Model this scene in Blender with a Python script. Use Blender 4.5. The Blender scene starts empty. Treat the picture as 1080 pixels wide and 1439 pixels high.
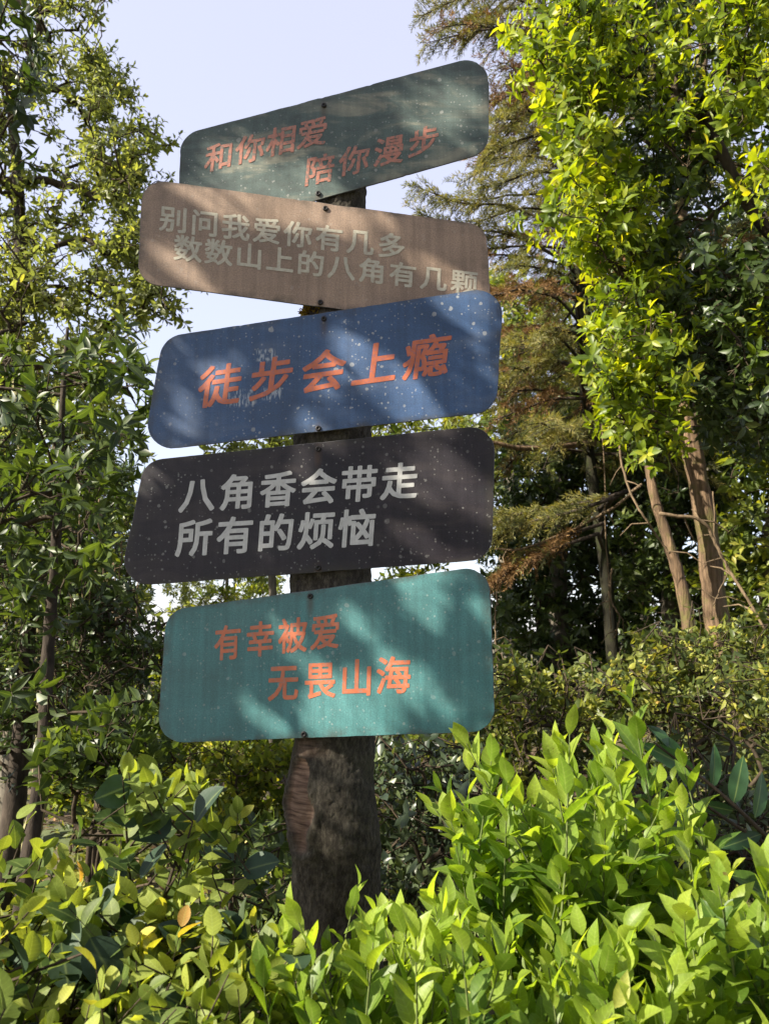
import bpy, math, random
import numpy as np
from mathutils import Vector

# ------------------------------------------------------------------ camera, sky, sun, exposure
sc = bpy.context.scene
COL = sc.collection
CAM_H, PITCH, F = 1.45, math.radians(9.5), 1080.0
cam = bpy.data.objects.new('camera', bpy.data.cameras.new('camera'))
COL.objects.link(cam)
sc.camera = cam
cam.location = (0, 0, CAM_H)
cam.rotation_euler = (math.pi / 2 + PITCH, 0, 0)
cam.data.sensor_fit = 'HORIZONTAL'
cam.data.sensor_width = 36
cam.data.lens = 36
cam.data.clip_start = 0.05
cam.data.clip_end = 2000
cam.data.dof.use_dof = True
cam.data.dof.focus_distance = 2.0
cam.data.dof.aperture_fstop = 11

SUN = np.array([-0.75, -0.35, 0.58]); SUN /= np.linalg.norm(SUN)     # direction towards the sun
EL = math.asin(SUN[2]); AZ = math.atan2(SUN[0], SUN[1])              # azimuth clockwise from +Y
sun_data = bpy.data.lights.new('sun', 'SUN')
sun_data.energy = 5.0
sun_data.angle = math.radians(0.5)
sun_data.color = (1.0, 0.91, 0.76)
sun = bpy.data.objects.new('sun', sun_data)
COL.objects.link(sun)
sun.location = (-8, -2, 9)
sun.rotation_euler = Vector(SUN.tolist()).to_track_quat('Z', 'Y').to_euler()

world = bpy.data.worlds.new('World')
sc.world = world
world.use_nodes = True
wn = world.node_tree
bg = wn.nodes['Background']
sky = wn.nodes.new('ShaderNodeTexSky')
sky.sky_type = 'NISHITA'
sky.sun_disc = False
sky.sun_elevation = EL
sky.sun_rotation = AZ % (2 * math.pi)
sky.altitude = 0
sky.air_density = 1.0
sky.dust_density = 1.0
sky.ozone_density = 1.0
veil = wn.nodes.new('ShaderNodeMix')                                 # thin bright high haze over the blue
veil.data_type = 'RGBA'
veil.inputs[0].default_value = 0.70
veil.inputs[7].default_value = (2.0, 1.92, 2.30, 1)
wn.links.new(sky.outputs[0], veil.inputs[6])
wn.links.new(veil.outputs[2], bg.inputs[0])
bg.inputs[1].default_value = 0.15
sc.view_settings.view_transform = 'Standard'
sc.view_settings.look = 'None'
sc.view_settings.exposure = 1.6
sc.view_settings.gamma = 1
sc.render.engine = 'CYCLES'
cy = sc.cycles
cy.max_bounces = 7; cy.diffuse_bounces = 4; cy.glossy_bounces = 2; cy.transmission_bounces = 5
cy.sample_clamp_indirect = 6
cy.use_denoising = True

# ------------------------------------------------------------------ helpers
CP, SP = math.cos(PITCH), math.sin(PITCH)


def ray(px, py):
    """World direction(s) of a pixel of the 1080 x 1439 photograph."""
    a = (np.asarray(px, float) - 540) / F
    b = (719.5 - np.asarray(py, float)) / F
    return np.stack([a, CP - b * SP, SP + b * CP], -1)


def P(px, py, Y):
    d = ray(px, py)
    t = np.asarray(Y, float) / d[..., 1]
    return d * t[..., None] + np.array([0, 0, CAM_H])


def to_px(p):
    p = np.asarray(p, float) - np.array([0, 0, CAM_H])
    f = p[..., 1] * CP + p[..., 2] * SP
    u = -p[..., 1] * SP + p[..., 2] * CP
    return 540 + F * p[..., 0] / f, 719.5 - F * u / f


def unit(v):
    v = np.asarray(v, float)
    return v / np.maximum(np.linalg.norm(v, axis=-1, keepdims=True), 1e-9)


def smooth(x):
    x = np.clip(x, 0, 1)
    return x * x * (3 - 2 * x)


def ground_z(x, y):
    x = np.asarray(x, float); y = np.asarray(y, float)
    s = smooth((y - 1.5) / 4)
    z = 0.24 * np.clip(x + 0.6, 0, 7) * s - 0.10 * np.clip(-x - 0.8, 0, 14) * s
    z = z + 0.05 * np.sin(x * 1.7 + 0.5) * np.sin(y * 1.3) + 0.03 * np.sin(x * 4.1) * np.sin(y * 3.7 + 1)
    far = smooth((np.hypot(x, y) - 14) / 40)
    return z * (1 - far) - 2.0 * far


def link(name, me, mat=None, parent=None):
    o = bpy.data.objects.new(name, me)
    COL.objects.link(o)
    if mat is not None:
        me.materials.append(mat)
    if parent is not None:
        o.parent = parent
        o.matrix_parent_inverse.identity()
        if parent.type == 'EMPTY' or parent.parent is not None or parent.location.length > 0:
            w = Vector((0, 0, 0)); q = parent
            while q is not None:
                w += q.location; q = q.parent
            o.location = -w
    return o


def thing(name, label, cat, loc=(0, 0, 0), group=None):
    o = bpy.data.objects.new(name, None)
    COL.objects.link(o)
    o.location = loc
    o.empty_display_size = 0.1
    o['label'] = label; o['category'] = cat
    if group:
        o['group'] = group
    return o


def mesh_np(name, V, loops, starts, smooth_shade=True, attrs=None):
    me = bpy.data.meshes.new(name)
    V = np.ascontiguousarray(V, dtype=np.float32)
    me.vertices.add(len(V)); me.vertices.foreach_set('co', V.ravel())
    me.loops.add(len(loops)); me.loops.foreach_set('vertex_index', np.asarray(loops, dtype=np.int32))
    me.polygons.add(len(starts)); me.polygons.foreach_set('loop_start', np.asarray(starts, dtype=np.int32))
    me.update(calc_edges=True)
    me.polygons.foreach_set('use_smooth', np.full(len(starts), smooth_shade))
    for k, a in (attrs or {}).items():
        at = me.attributes.new(k, 'FLOAT', 'POINT')
        at.data.foreach_set('value', np.asarray(a, dtype=np.float32))
    me.validate()
    return me


class MB:
    """Collects tubes and raw pieces, builds one mesh."""
    def __init__(self):
        self.V = []; self.F = []; self.n = 0; self.A = []

    def add(self, V, F, a=None):
        V = np.asarray(V, float)
        self.V.append(V)
        self.F += [tuple(int(i) + self.n for i in f) for f in F]
        self.n += len(V)
        self.A.append(np.zeros(len(V)) if a is None else np.asarray(a, float))

    def tube(self, pts, rad, sides=6, cap=True, a=None):
        pts = np.asarray(pts, float); n = len(pts)
        rad = np.broadcast_to(np.asarray(rad, float), (n,))
        t = np.gradient(pts, axis=0); t = unit(t)
        ref = np.array([0.31, 0.87, 0.38]) if abs(t[0][2]) > 0.8 else np.array([0, 0, 1.0])
        e1 = unit(np.cross(t, ref)); e2 = np.cross(t, e1)
        ang = np.arange(sides) * 2 * math.pi / sides
        V = pts[:, None] + rad[:, None, None] * (np.cos(ang)[None, :, None] * e1[:, None] + np.sin(ang)[None, :, None] * e2[:, None])
        V = V.reshape(-1, 3)
        F_ = []
        for i in range(n - 1):
            for j in range(sides):
                k = (j + 1) % sides
                F_.append((i * sides + j, i * sides + k, (i + 1) * sides + k, (i + 1) * sides + j))
        if cap:
            F_.append(tuple(range(sides))[::-1]); F_.append(tuple((n - 1) * sides + j for j in range(sides)))
        self.add(V, F_, None if a is None else np.full(len(V), a))

    def build(self, name, mat, parent=None, smooth_shade=True):
        if not self.V:
            return None
        V = np.concatenate(self.V)
        loops = [i for f in self.F for i in f]
        starts = np.cumsum([0] + [len(f) for f in self.F])[:-1]
        return link(name, mesh_np(name, V, loops, starts, smooth_shade, {'rnd': np.concatenate(self.A)}), mat, parent)


# leaf templates: (verts x across, y along, z up), faces
def leaf_template(kind):
    if kind == 'lo':
        V = [(0, 0, 0), (-.5, .48, .10), (0, 1, -.06), (.5, .48, .10), (0, .5, 0)]
        Fs = [(0, 3, 4), (0, 4, 1), (4, 3, 2), (4, 2, 1)]
        mid = [0, 1, 0, 1, 0]
    else:
        prof = {'mid': [(.28, .42), (.62, .44)],
                'hi': [(.10, .20), (.25, .40), (.42, .50), (.60, .46), (.77, .30), (.90, .13)],
                'oval': [(.08, .24), (.22, .43), (.42, .52), (.62, .48), (.80, .34), (.93, .15)],
                'lance': [(.12, .30), (.30, .47), (.50, .50), (.70, .40), (.86, .22)]}[kind]
        V = [(0, 0, 0)]; mid = [0]
        for y, w in prof:
            z = -0.34 * (y - .15) ** 2 if kind != 'oval' else -0.22 * (y - .3) ** 2
            V += [(-w, y, z + w * .22), (0, y, z), (w, y, z + w * .22)]
            mid += [1, 0, 1]
        V.append((0, 1, -0.24 if kind != 'oval' else -.11)); mid.append(0)
        n = len(prof); e = len(V) - 1
        Fs = [(0, 3, 2), (0, 2, 1)]
        for i in range(n - 1):
            a = 1 + 3 * i; b = a + 3
            Fs += [(a + 1, a + 2, b + 2, b + 1), (a, a + 1, b + 1, b)]
        a = 1 + 3 * (n - 1)
        Fs += [(a + 1, a + 2, e), (a, a + 1, e)]
    return np.array(V, float), Fs, np.array(mid, float)


TPL = {k: leaf_template(k) for k in ('lo', 'mid', 'hi', 'oval', 'lance')}


def build_leaves(name, sets, tmpl, mat, parent, width, rng=None, kind=None):
    """sets: list of (O, A, N, size, rnd) arrays."""
    O = np.concatenate([s[0] for s in sets]); A = unit(np.concatenate([s[1] for s in sets]))
    N = np.concatenate([s[2] for s in sets]); L = np.concatenate([s[3] for s in sets]); R = np.concatenate([s[4] for s in sets])
    S = unit(np.cross(A, N)); N = np.cross(S, A)
    T, Fs, mid = TPL[tmpl]
    n, k = len(O), len(T)
    r2 = np.modf(R * 917.31)[0]
    wv = width * (0.85 + 0.3 * r2)
    curl = 0.25 + 1.0 * np.modf(R * 331.7)[0]
    V = O[:, None] + L[:, None, None] * (T[None, :, 1, None] * A[:, None] + (wv[:, None] * T[None, :, 0])[:, :, None] * S[:, None] + (curl[:, None] * T[None, :, 2])[:, :, None] * N[:, None])
    loops1 = np.array([i for f in Fs for i in f]); lens = np.array([len(f) for f in Fs])
    loops = (loops1[None] + (np.arange(n) * k)[:, None]).ravel()
    starts = np.cumsum(np.concatenate([[0], np.tile(lens, n)]))[:-1]
    me = mesh_np(name, V.reshape(-1, 3), loops, starts, tmpl != 'lo', {'rnd': np.repeat(R, k), 'mid': np.tile(mid, n), 'along': np.tile(T[:, 1], n)})
    o = link(name, me, mat, parent)
    if kind:
        o['kind'] = kind
    return o


def basis(d):
    ref = np.where(np.abs(d[..., 2:3]) > 0.9, np.array([1.0, 0, 0]), np.array([0, 0, 1.0]))
    e1 = unit(np.cross(d, ref)); return e1, np.cross(d, e1)


def shoot_leaves(rng, tips, dirs, slen, m, beta, along, L, up=0.35, droop=0.0, taper=0.35, young=0.35):
    tips = np.asarray(tips, float); S = len(tips); dirs = unit(dirs); slen = np.broadcast_to(slen, (S,))
    u = np.linspace(1 - along, 1, m)[None] + rng.uniform(-.04, .04, (S, m))
    O = tips[:, None] - dirs[:, None] * (slen[:, None] * (1 - u))[..., None]
    phi = 2.4 * np.arange(m)[None] + rng.uniform(0, 6.28, (S, 1)) + rng.normal(0, .25, (S, m))
    e1, e2 = basis(dirs)
    rad = np.cos(phi)[..., None] * e1[:, None] + np.sin(phi)[..., None] * e2[:, None]
    lin = np.linspace(0, 1, m)[None]
    b = np.radians(beta[1] + (beta[0] - beta[1]) * lin ** 1.5 + rng.normal(0, 9, (S, m)))
    A = dirs[:, None] * np.cos(b)[..., None] + rad * np.sin(b)[..., None]
    A[..., 2] -= droop
    N = dirs[:, None] * np.sin(b)[..., None] - rad * np.cos(b)[..., None] + np.array([0, 0, up])
    N = N + rng.normal(0, .18, N.shape)
    size = L * (1 - taper * lin ** 2.2) * rng.uniform(.72, 1.15, (S, m)) * rng.uniform(.85, 1.1, (S, 1))
    R = np.clip(rng.uniform(0, 1, (S, 1)) * .42 + rng.uniform(0, .58 - young * .5, (S, m)) + young * .6 * lin, 0, 1)
    f = lambda x: x.reshape((-1,) + x.shape[2:])
    return f(O), f(A), f(N), f(size), f(R)


def in_poly(x, y, poly):
    x = np.asarray(x, float); y = np.asarray(y, float)
    c = np.zeros(x.shape, bool); n = len(poly)
    for i in range(n):
        x1, y1 = poly[i]; x2, y2 = poly[(i + 1) % n]
        cond = (y1 > y) != (y2 > y)
        c ^= cond & (x < (x2 - x1) * (y - y1) / ((y2 - y1) if y2 != y1 else 1e-9) + x1)
    return c


def poly_sample(rng, poly, n, clump=0.0, spread=30, nc=None):
    p = np.array(poly, float); lo, hi = p.min(0), p.max(0)
    def uni(k):
        out = np.zeros((0, 2))
        while len(out) < k:
            q = rng.uniform(lo, hi, (k * 3 + 20, 2))
            out = np.concatenate([out, q[in_poly(q[:, 0], q[:, 1], poly)]])
        return out[:k]
    n1 = int(n * (1 - clump)); a = uni(n1)
    if clump > 0:
        c = uni(nc or max(4, n // 12)); q = c[rng.integers(0, len(c), n - n1)] + rng.normal(0, spread, (n - n1, 2))
        a = np.concatenate([a, q])
    return a


def region(rng, poly, Y, n, clump=0.0, spread=30, nc=None):
    a = poly_sample(rng, poly, n, clump, spread, nc)
    return P(a[:, 0], a[:, 1], rng.uniform(Y[0], Y[1], len(a)))


def curve_pts(ctrl, n):
    """Smooth polyline through control points (Catmull-Rom)."""
    c = np.asarray(ctrl, float); c = np.concatenate([[2 * c[0] - c[1]], c, [2 * c[-1] - c[-2]]])
    m = len(c) - 3; out = []
    for t in np.linspace(0, m - 1e-6, n):
        i = int(t); f = t - i; p0, p1, p2, p3 = c[i:i + 4]
        out.append(.5 * (2 * p1 + (p2 - p0) * f + (2 * p0 - 5 * p1 + 4 * p2 - p3) * f * f + (3 * p1 - p0 - 3 * p2 + p3) * f ** 3))
    return np.array(out)


def grow(rng, trunk, trunk_r, targets, tip_r=0.004, wob=0.10, bias=0.25, maxr=0.05):
    """Joins every target to the growing limb skeleton; returns MB of limbs and the direction each target is reached from."""
    nodes = [p for p in trunk]; par = [-1] * len(trunk); dep = [0.0] * len(trunk)
    T = np.asarray(targets, float)
    d0 = np.min(np.linalg.norm(T[:, None] - np.asarray(trunk)[None], axis=2), axis=1)
    order = np.argsort(d0)
    cap_n = len(trunk) + 3 * len(T)
    arr = np.zeros((cap_n, 3)); arr[:len(trunk)] = trunk
    dp = np.zeros(cap_n); n = len(trunk)
    parent = -np.ones(cap_n, int); tipof = {}
    dirs = np.zeros_like(T)
    for i in order:
        q = T[i]
        v = q - arr[:n]; dist = np.linalg.norm(v, axis=1)
        cost = dist + bias * dp[:n] + 0.25 * np.maximum(0, -v[:, 2])
        j = int(np.argmin(cost))
        L = dist[j]
        mids = []
        for f in (0.35, 0.7):
            mp = arr[j] + v[j] * f + rng.normal(0, wob * L * .5, 3) + np.array([0, 0, wob * L * .8 * math.sin(f * math.pi)])
            arr[n] = mp; parent[n] = j if f == .35 else n - 1; dp[n] = dp[j] + L * f; n += 1
        arr[n] = q; parent[n] = n - 1; dp[n] = dp[j] + L; tipof[i] = n; n += 1
        dirs[i] = unit(arr[n - 1] - arr[n - 2])
    cnt = np.zeros(n)
    for i in tipof.values():
        cnt[i] = 1
    for i in range(n - 1, len(trunk) - 1, -1):
        cnt[parent[i]] += cnt[i]
    mb = MB()
    r = np.minimum(tip_r * np.maximum(cnt, 1) ** .46, maxr)
    for i in tipof.values():
        ch = [arr[i]]; rr = [r[i]]; k = i
        ids = [i, i - 1, i - 2]
        pts = [arr[parent[i - 2]]] + [arr[x] for x in ids[::-1]]
        j = parent[i - 2]
        r0 = min(r[j] if j >= len(trunk) else maxr, r[i - 2] * 1.15)
        mb.tube(pts, [r0, r[i - 2], r[i - 1], r[i]], 5 if r[i - 2] > .01 else 4, cap=False, a=float(rng.uniform()))
    return mb, dirs


# ------------------------------------------------------------------ materials
def new_mat(name):
    m = bpy.data.materials.new(name); m.use_nodes = True
    nt = m.node_tree
    return m, nt, nt.nodes['Principled BSDF'], nt.nodes['Material Output']


def node(nt, typ, **kw):
    n = nt.nodes.new(typ)
    for k, v in kw.items():
        if k in ('inp',):
            for a, b in v.items():
                n.inputs[a].default_value = b
        else:
            setattr(n, k, v)
    return n


def ramp(nt, stops, interp='LINEAR'):
    r = nt.nodes.new('ShaderNodeValToRGB'); e = r.color_ramp.elements
    r.color_ramp.interpolation = interp
    while len(e) < len(stops):
        e.new(0.5)
    for k, (p, c) in enumerate(stops):
        e[k].position = p; e[k].color = (c[0], c[1], c[2], 1) if len(c) == 3 else c
    return r


def leaf_mat(name, stops, trans=(1.5, 1.6, 0.5), fac=0.42, rough=0.42, spec=0.45, mid=0.0, bump=0.0, vein=0.0):
    m, nt, b, out = new_mat(name)
    L = nt.links
    at = node(nt, 'ShaderNodeAttribute', attribute_name='rnd')
    cr = ramp(nt, stops); L.new(at.outputs['Fac'], cr.inputs[0])
    col = cr.outputs[0]
    tc = node(nt, 'ShaderNodeTexCoord')
    nz = node(nt, 'ShaderNodeTexNoise', inp={'Scale': 38.0, 'Detail': 3.0})
    L.new(tc.outputs['Object'], nz.inputs['Vector'])
    mr = node(nt, 'ShaderNodeMapRange', inp={1: .3, 2: .75, 3: .78, 4: 1.18}); L.new(nz.outputs[0], mr.inputs[0])
    mu = node(nt, 'ShaderNodeMix', data_type='RGBA', blend_type='MULTIPLY', inp={0: 1.0})
    L.new(col, mu.inputs[6]); L.new(mr.outputs[0], mu.inputs[7]); col = mu.outputs[2]
    if mid > 0:
        am = node(nt, 'ShaderNodeAttribute', attribute_name='mid')
        rr = ramp(nt, [(0.0, (1, 1, 1)), (0.09, (.15, .15, .15)), (0.16, (0, 0, 0))]); L.new(am.outputs['Fac'], rr.inputs[0])
        sc_ = node(nt, 'ShaderNodeMath', operation='MULTIPLY', inp={1: mid}); L.new(rr.outputs[0], sc_.inputs[0])
        mx = node(nt, 'ShaderNodeMix', data_type='RGBA', inp={7: (.42, .50, .16, 1)})
        L.new(sc_.outputs[0], mx.inputs[0]); L.new(col, mx.inputs[6]); col = mx.outputs[2]
    if vein > 0:     # side veins running out from the midrib, and a few brown blemishes
        am2 = node(nt, 'ShaderNodeAttribute', attribute_name='mid'); al = node(nt, 'ShaderNodeAttribute', attribute_name='along')
        v1 = node(nt, 'ShaderNodeMath', operation='MULTIPLY_ADD', inp={1: -.14}); L.new(am2.outputs['Fac'], v1.inputs[0]); L.new(al.outputs['Fac'], v1.inputs[2])
        v2 = node(nt, 'ShaderNodeMath', operation='MULTIPLY', inp={1: 52.0}); L.new(v1.outputs[0], v2.inputs[0])
        v3 = node(nt, 'ShaderNodeMath', operation='SINE'); L.new(v2.outputs[0], v3.inputs[0])
        v4 = node(nt, 'ShaderNodeMapRange', inp={1: .55, 2: 1.0, 3: 1.0, 4: 1.0 + vein}); L.new(v3.outputs[0], v4.inputs[0])
        vm = node(nt, 'ShaderNodeMix', data_type='RGBA', blend_type='MULTIPLY', inp={0: 1.0}); L.new(col, vm.inputs[6]); L.new(v4.outputs[0], vm.inputs[7]); col = vm.outputs[2]
        b1 = node(nt, 'ShaderNodeTexNoise', inp={'Scale': 75.0, 'Detail': 4.0, 'Roughness': .65}); L.new(tc.outputs['Object'], b1.inputs['Vector'])
        b2 = ramp(nt, [(.66, (0, 0, 0)), (.70, (.8, .8, .8))]); L.new(b1.outputs[0], b2.inputs[0])
        bm_ = node(nt, 'ShaderNodeMix', data_type='RGBA', inp={7: (.11, .065, .025, 1)}); L.new(b2.outputs[0], bm_.inputs[0]); L.new(col, bm_.inputs[6]); col = bm_.outputs[2]
    L.new(col, b.inputs['Base Color'])
    b.inputs['Roughness'].default_value = rough
    b.inputs['Specular IOR Level'].default_value = spec
    tr = node(nt, 'ShaderNodeBsdfTranslucent')
    m2 = node(nt, 'ShaderNodeMix', data_type='RGBA', blend_type='MULTIPLY', inp={0: 1.0, 7: (*trans, 1)})
    L.new(col, m2.inputs[6]); L.new(m2.outputs[2], tr.inputs['Color'])
    ms = node(nt, 'ShaderNodeMixShader', inp={0: fac})
    L.new(b.outputs[0], ms.inputs[1]); L.new(tr.outputs[0], ms.inputs[2]); L.new(ms.outputs[0], out.inputs['Surface'])
    if bump > 0:
        n2 = node(nt, 'ShaderNodeTexNoise', inp={'Scale': 160.0, 'Detail': 2.0}); L.new(tc.outputs['Object'], n2.inputs['Vector'])
        bp = node(nt, 'ShaderNodeBump', inp={'Strength': bump, 'Distance': .003}); L.new(n2.outputs[0], bp.inputs['Height'])
        L.new(bp.outputs[0], b.inputs['Normal'])
    return m


def bark_mat(name, dark, light, scale=14, stretch=0.25, rough=.9, bump=.6, moss=None, dist=.02):
    m, nt, b, out = new_mat(name); L = nt.links
    tc = node(nt, 'ShaderNodeTexCoord'); mp = node(nt, 'ShaderNodeMapping', inp={'Scale': (1, 1, stretch)})
    L.new(tc.outputs['Object'], mp.inputs[0])
    n1 = node(nt, 'ShaderNodeTexNoise', inp={'Scale': scale, 'Detail': 8.0, 'Roughness': .65, 'Distortion': .4})
    L.new(mp.outputs[0], n1.inputs['Vector'])
    cr = ramp(nt, [(.32, dark), (.50, tuple(.5 * (a + c) for a, c in zip(dark, light))), (.70, light)])
    L.new(n1.outputs[0], cr.inputs[0]); col = cr.outputs[0]
    if moss:
        n3 = node(nt, 'ShaderNodeTexNoise', inp={'Scale': 5.0, 'Detail': 5.0, 'Roughness': .7}); L.new(tc.outputs['Object'], n3.inputs['Vector'])
        r3 = ramp(nt, [(.5, (0, 0, 0)), (.62, (1, 1, 1))]); L.new(n3.outputs[0], r3.inputs[0])
        mx = node(nt, 'ShaderNodeMix', data_type='RGBA', inp={7: (*moss, 1)}); L.new(r3.outputs[0], mx.inputs[0]); L.new(col, mx.inputs[6]); col = mx.outputs[2]
    L.new(col, b.inputs['Base Color']); b.inputs['Roughness'].default_value = rough; b.inputs['Specular IOR Level'].default_value = .2
    bp = node(nt, 'ShaderNodeBump', inp={'Strength': bump, 'Distance': dist}); L.new(n1.outputs[0], bp.inputs['Height']); L.new(bp.outputs[0], b.inputs['Normal'])
    return m


M = {}
# young lime leaves of the front right shrubs: dark old -> lime young
M['lime'] = leaf_mat('lime_leaf', [(0, (.03, .07, .016)), (.3, (.075, .145, .022)), (.55, (.19, .285, .036)), (.93, (.36, .445, .07)), (1, (.46, .46, .12))], (1.55, 1.5, .45), .60, .42, .4, mid=.3, bump=.12, vein=.16)
M['oval'] = leaf_mat('oval_leaf', [(0, (.024, .045, .016)), (.3, (.055, .095, .024)), (.5, (.15, .20, .04)), (.82, (.30, .35, .07)), (.96, (.46, .42, .07)), (1, (.40, .24, .07))], (1.6, 1.5, .45), .48, .52, .25, mid=.3, bump=.12, vein=.16)
M['oval_old'] = leaf_mat('old_oval_leaf', [(0, (.018, .035, .022)), (.6, (.03, .055, .03)), (1, (.05, .07, .035))], (1.2, 1.4, .5), .15, .55, .22, mid=.2, bump=.15)
M['shade_leaf'] = leaf_mat('shade_tree_leaf', [(0, (.04, .065, .016)), (.3, (.08, .13, .018)), (.55, (.18, .25, .022)), (.8, (.33, .37, .03)), (1, (.47, .44, .04))], (1.7, 1.55, .3), .55, .42, .4, mid=.15)
M['small_leaf'] = leaf_mat('small_tree_leaf', [(0, (.075, .10, .042)), (.5, (.145, .175, .06)), (.8, (.22, .25, .07)), (.94, (.31, .31, .07)), (1, (.48, .36, .08))], (1.7, 1.6, .7), .58, .45, .4)
M['dark_leaf'] = leaf_mat('dark_tree_leaf', [(0, (.02, .036, .014)), (.5, (.045, .072, .022)), (.85, (.09, .125, .03)), (1, (.22, .24, .045))], (1.4, 1.5, .5), .30, .38, .5)  # dark green leaves; the colour also carries the shade of the wood behind
M['sapling_leaf'] = leaf_mat('sapling_leaf', [(0, (.025, .045, .018)), (.5, (.05, .078, .024)), (.82, (.10, .14, .032)), (1, (.24, .27, .045))], (1.5, 1.5, .45), .40, .42, .4, mid=.2)
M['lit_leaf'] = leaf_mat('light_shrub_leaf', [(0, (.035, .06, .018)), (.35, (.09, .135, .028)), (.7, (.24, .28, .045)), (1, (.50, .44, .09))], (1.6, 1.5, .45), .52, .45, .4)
M['hedge_leaf'] = leaf_mat('hedge_leaf', [(0, (.03, .048, .02)), (.4, (.075, .105, .03)), (.6, (.17, .20, .048)), (.8, (.34, .35, .075)), (.95, (.46, .40, .08)), (1, (.50, .30, .09))], (1.55, 1.45, .5), .42, .42, .4)  # brightest tones also paint sunlit specks over the darker leaves
M['blue_leaf'] = leaf_mat('blue_green_leaf', [(0, (.025, .042, .028)), (.55, (.06, .085, .045)), (.85, (.12, .155, .06)), (1, (.34, .34, .08))], (1.4, 1.45, .6), .35, .36, .55)
M['long_leaf'] = leaf_mat('long_leaf', [(0, (.025, .065, .025)), (1, (.05, .12, .035))], (1.3, 1.6, .5), .35, .35, .5, mid=.3)
M['needle'] = leaf_mat('needle', [(0, (.08, .10, .045)), (.4, (.17, .18, .07)), (.75, (.29, .265, .09)), (1, (.40, .32, .11))], (1.4, 1.35, .5), .4, .55, .3)
M['dead_needle'] = leaf_mat('dead_needle', [(0, (.10, .06, .03)), (.6, (.23, .135, .06)), (1, (.36, .23, .09))], (1.2, 1.1, .8), .25, .7, .2)
M['litter'] = leaf_mat('litter_leaf', [(0, (.06, .045, .03)), (.5, (.17, .10, .055)), (.85, (.30, .17, .08)), (1, (.34, .24, .08))], (1.1, 1, .7), .15, .7, .2)
M['bark_post'] = None
M['bark_brown'] = bark_mat('brown_bark', (.03, .021, .014), (.27, .18, .11), 34, .07, bump=1.0, moss=(.12, .105, .04), dist=.03)
M['bark_dark'] = bark_mat('dark_bark', (.018, .014, .011), (.07, .055, .042), 18, .3)
M['bark_mossy_shaded'] = bark_mat('mossy_shaded_bark', (.007, .007, .005), (.026, .024, .014), 22, .25, moss=(.024, .028, .010))  # mossy conifer bark, its colour darkened to stand in for shade
M['bark_grey'] = bark_mat('grey_bark', (.05, .045, .035), (.16, .14, .11), 16, .3)
M['bark_pale'] = bark_mat('pale_bark', (.16, .15, .07), (.32, .29, .15), 10, .2)
M['twig'] = bark_mat('twig_bark', (.022, .018, .013), (.075, .055, .035), 40, .5, bump=.3)
M['green_stem'] = bark_mat('green_stem', (.06, .085, .025), (.13, .16, .05), 40, .4, rough=.6, bump=.2)
M['vine'] = bark_mat('vine_bark', (.07, .05, .03), (.22, .16, .10), 40, .3)
M['moss'] = leaf_mat('moss', [(0, (.08, .045, .012)), (.5, (.26, .17, .03)), (1, (.42, .32, .06))], (1.2, 1.1, .6), .3, .8, .1)

# ------------------------------------------------------------------ the setting: ground
def build_ground():
    a = np.concatenate([-np.geomspace(900, 12, 16), np.linspace(-11.5, 11.5, 93), np.geomspace(12, 900, 16)])
    b = np.concatenate([-np.geomspace(400, 6, 10), np.linspace(-5, 18, 93), np.geomspace(19, 1500, 18)])
    X, Yg = np.meshgrid(a, b, indexing='ij')
    rng = np.random.default_rng(5)
    Z = ground_z(X, Yg) + rng.normal(0, .012, X.shape) * (np.hypot(X, Yg) < 20)
    V = np.stack([X, Yg, Z], -1).reshape(-1, 3)
    n, m = X.shape
    i, j = np.meshgrid(np.arange(n - 1), np.arange(m - 1), indexing='ij')
    q = np.stack([i * m + j, (i + 1) * m + j, (i + 1) * m + j + 1, i * m + j + 1], -1).reshape(-1, 4)
    mt, nt, bs, out = new_mat('soil'); L = nt.links
    tc = node(nt, 'ShaderNodeTexCoord')
    n1 = node(nt, 'ShaderNodeTexNoise', inp={'Scale': 2.2, 'Detail': 9.0, 'Roughness': .7}); L.new(tc.outputs['Object'], n1.inputs['Vector'])
    cr = ramp(nt, [(.3, (.03, .021, .014)), (.5, (.085, .052, .032)), (.7, (.16, .10, .06))]); L.new(n1.outputs[0], cr.inputs[0])
    n2 = node(nt, 'ShaderNodeTexNoise', inp={'Scale': .55, 'Detail': 4.0}); L.new(tc.outputs['Object'], n2.inputs['Vector'])
    r2 = ramp(nt, [(.45, (0, 0, 0)), (.6, (1, 1, 1))]); L.new(n2.outputs[0], r2.inputs[0])
    mx = node(nt, 'ShaderNodeMix', data_type='RGBA', inp={7: (.07, .09, .03, 1)}); L.new(r2.outputs[0], mx.inputs[0]); L.new(cr.outputs[0], mx.inputs[6])
    L.new(mx.outputs[2], bs.inputs['Base Color']); bs.inputs['Roughness'].default_value = .95
    bp = node(nt, 'ShaderNodeBump', inp={'Strength': .7, 'Distance': .05}); L.new(n1.outputs[0], bp.inputs['Height']); L.new(bp.outputs[0], bs.inputs['Normal'])
    o = link('ground', mesh_np('ground', V, q.ravel(), np.arange(len(q)) * 4, True), mt)
    o['kind'] = 'structure'


build_ground()

# ------------------------------------------------------------------ the signpost
FRONT = 2.03           # y of the front of the post where the boards are screwed on
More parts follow.
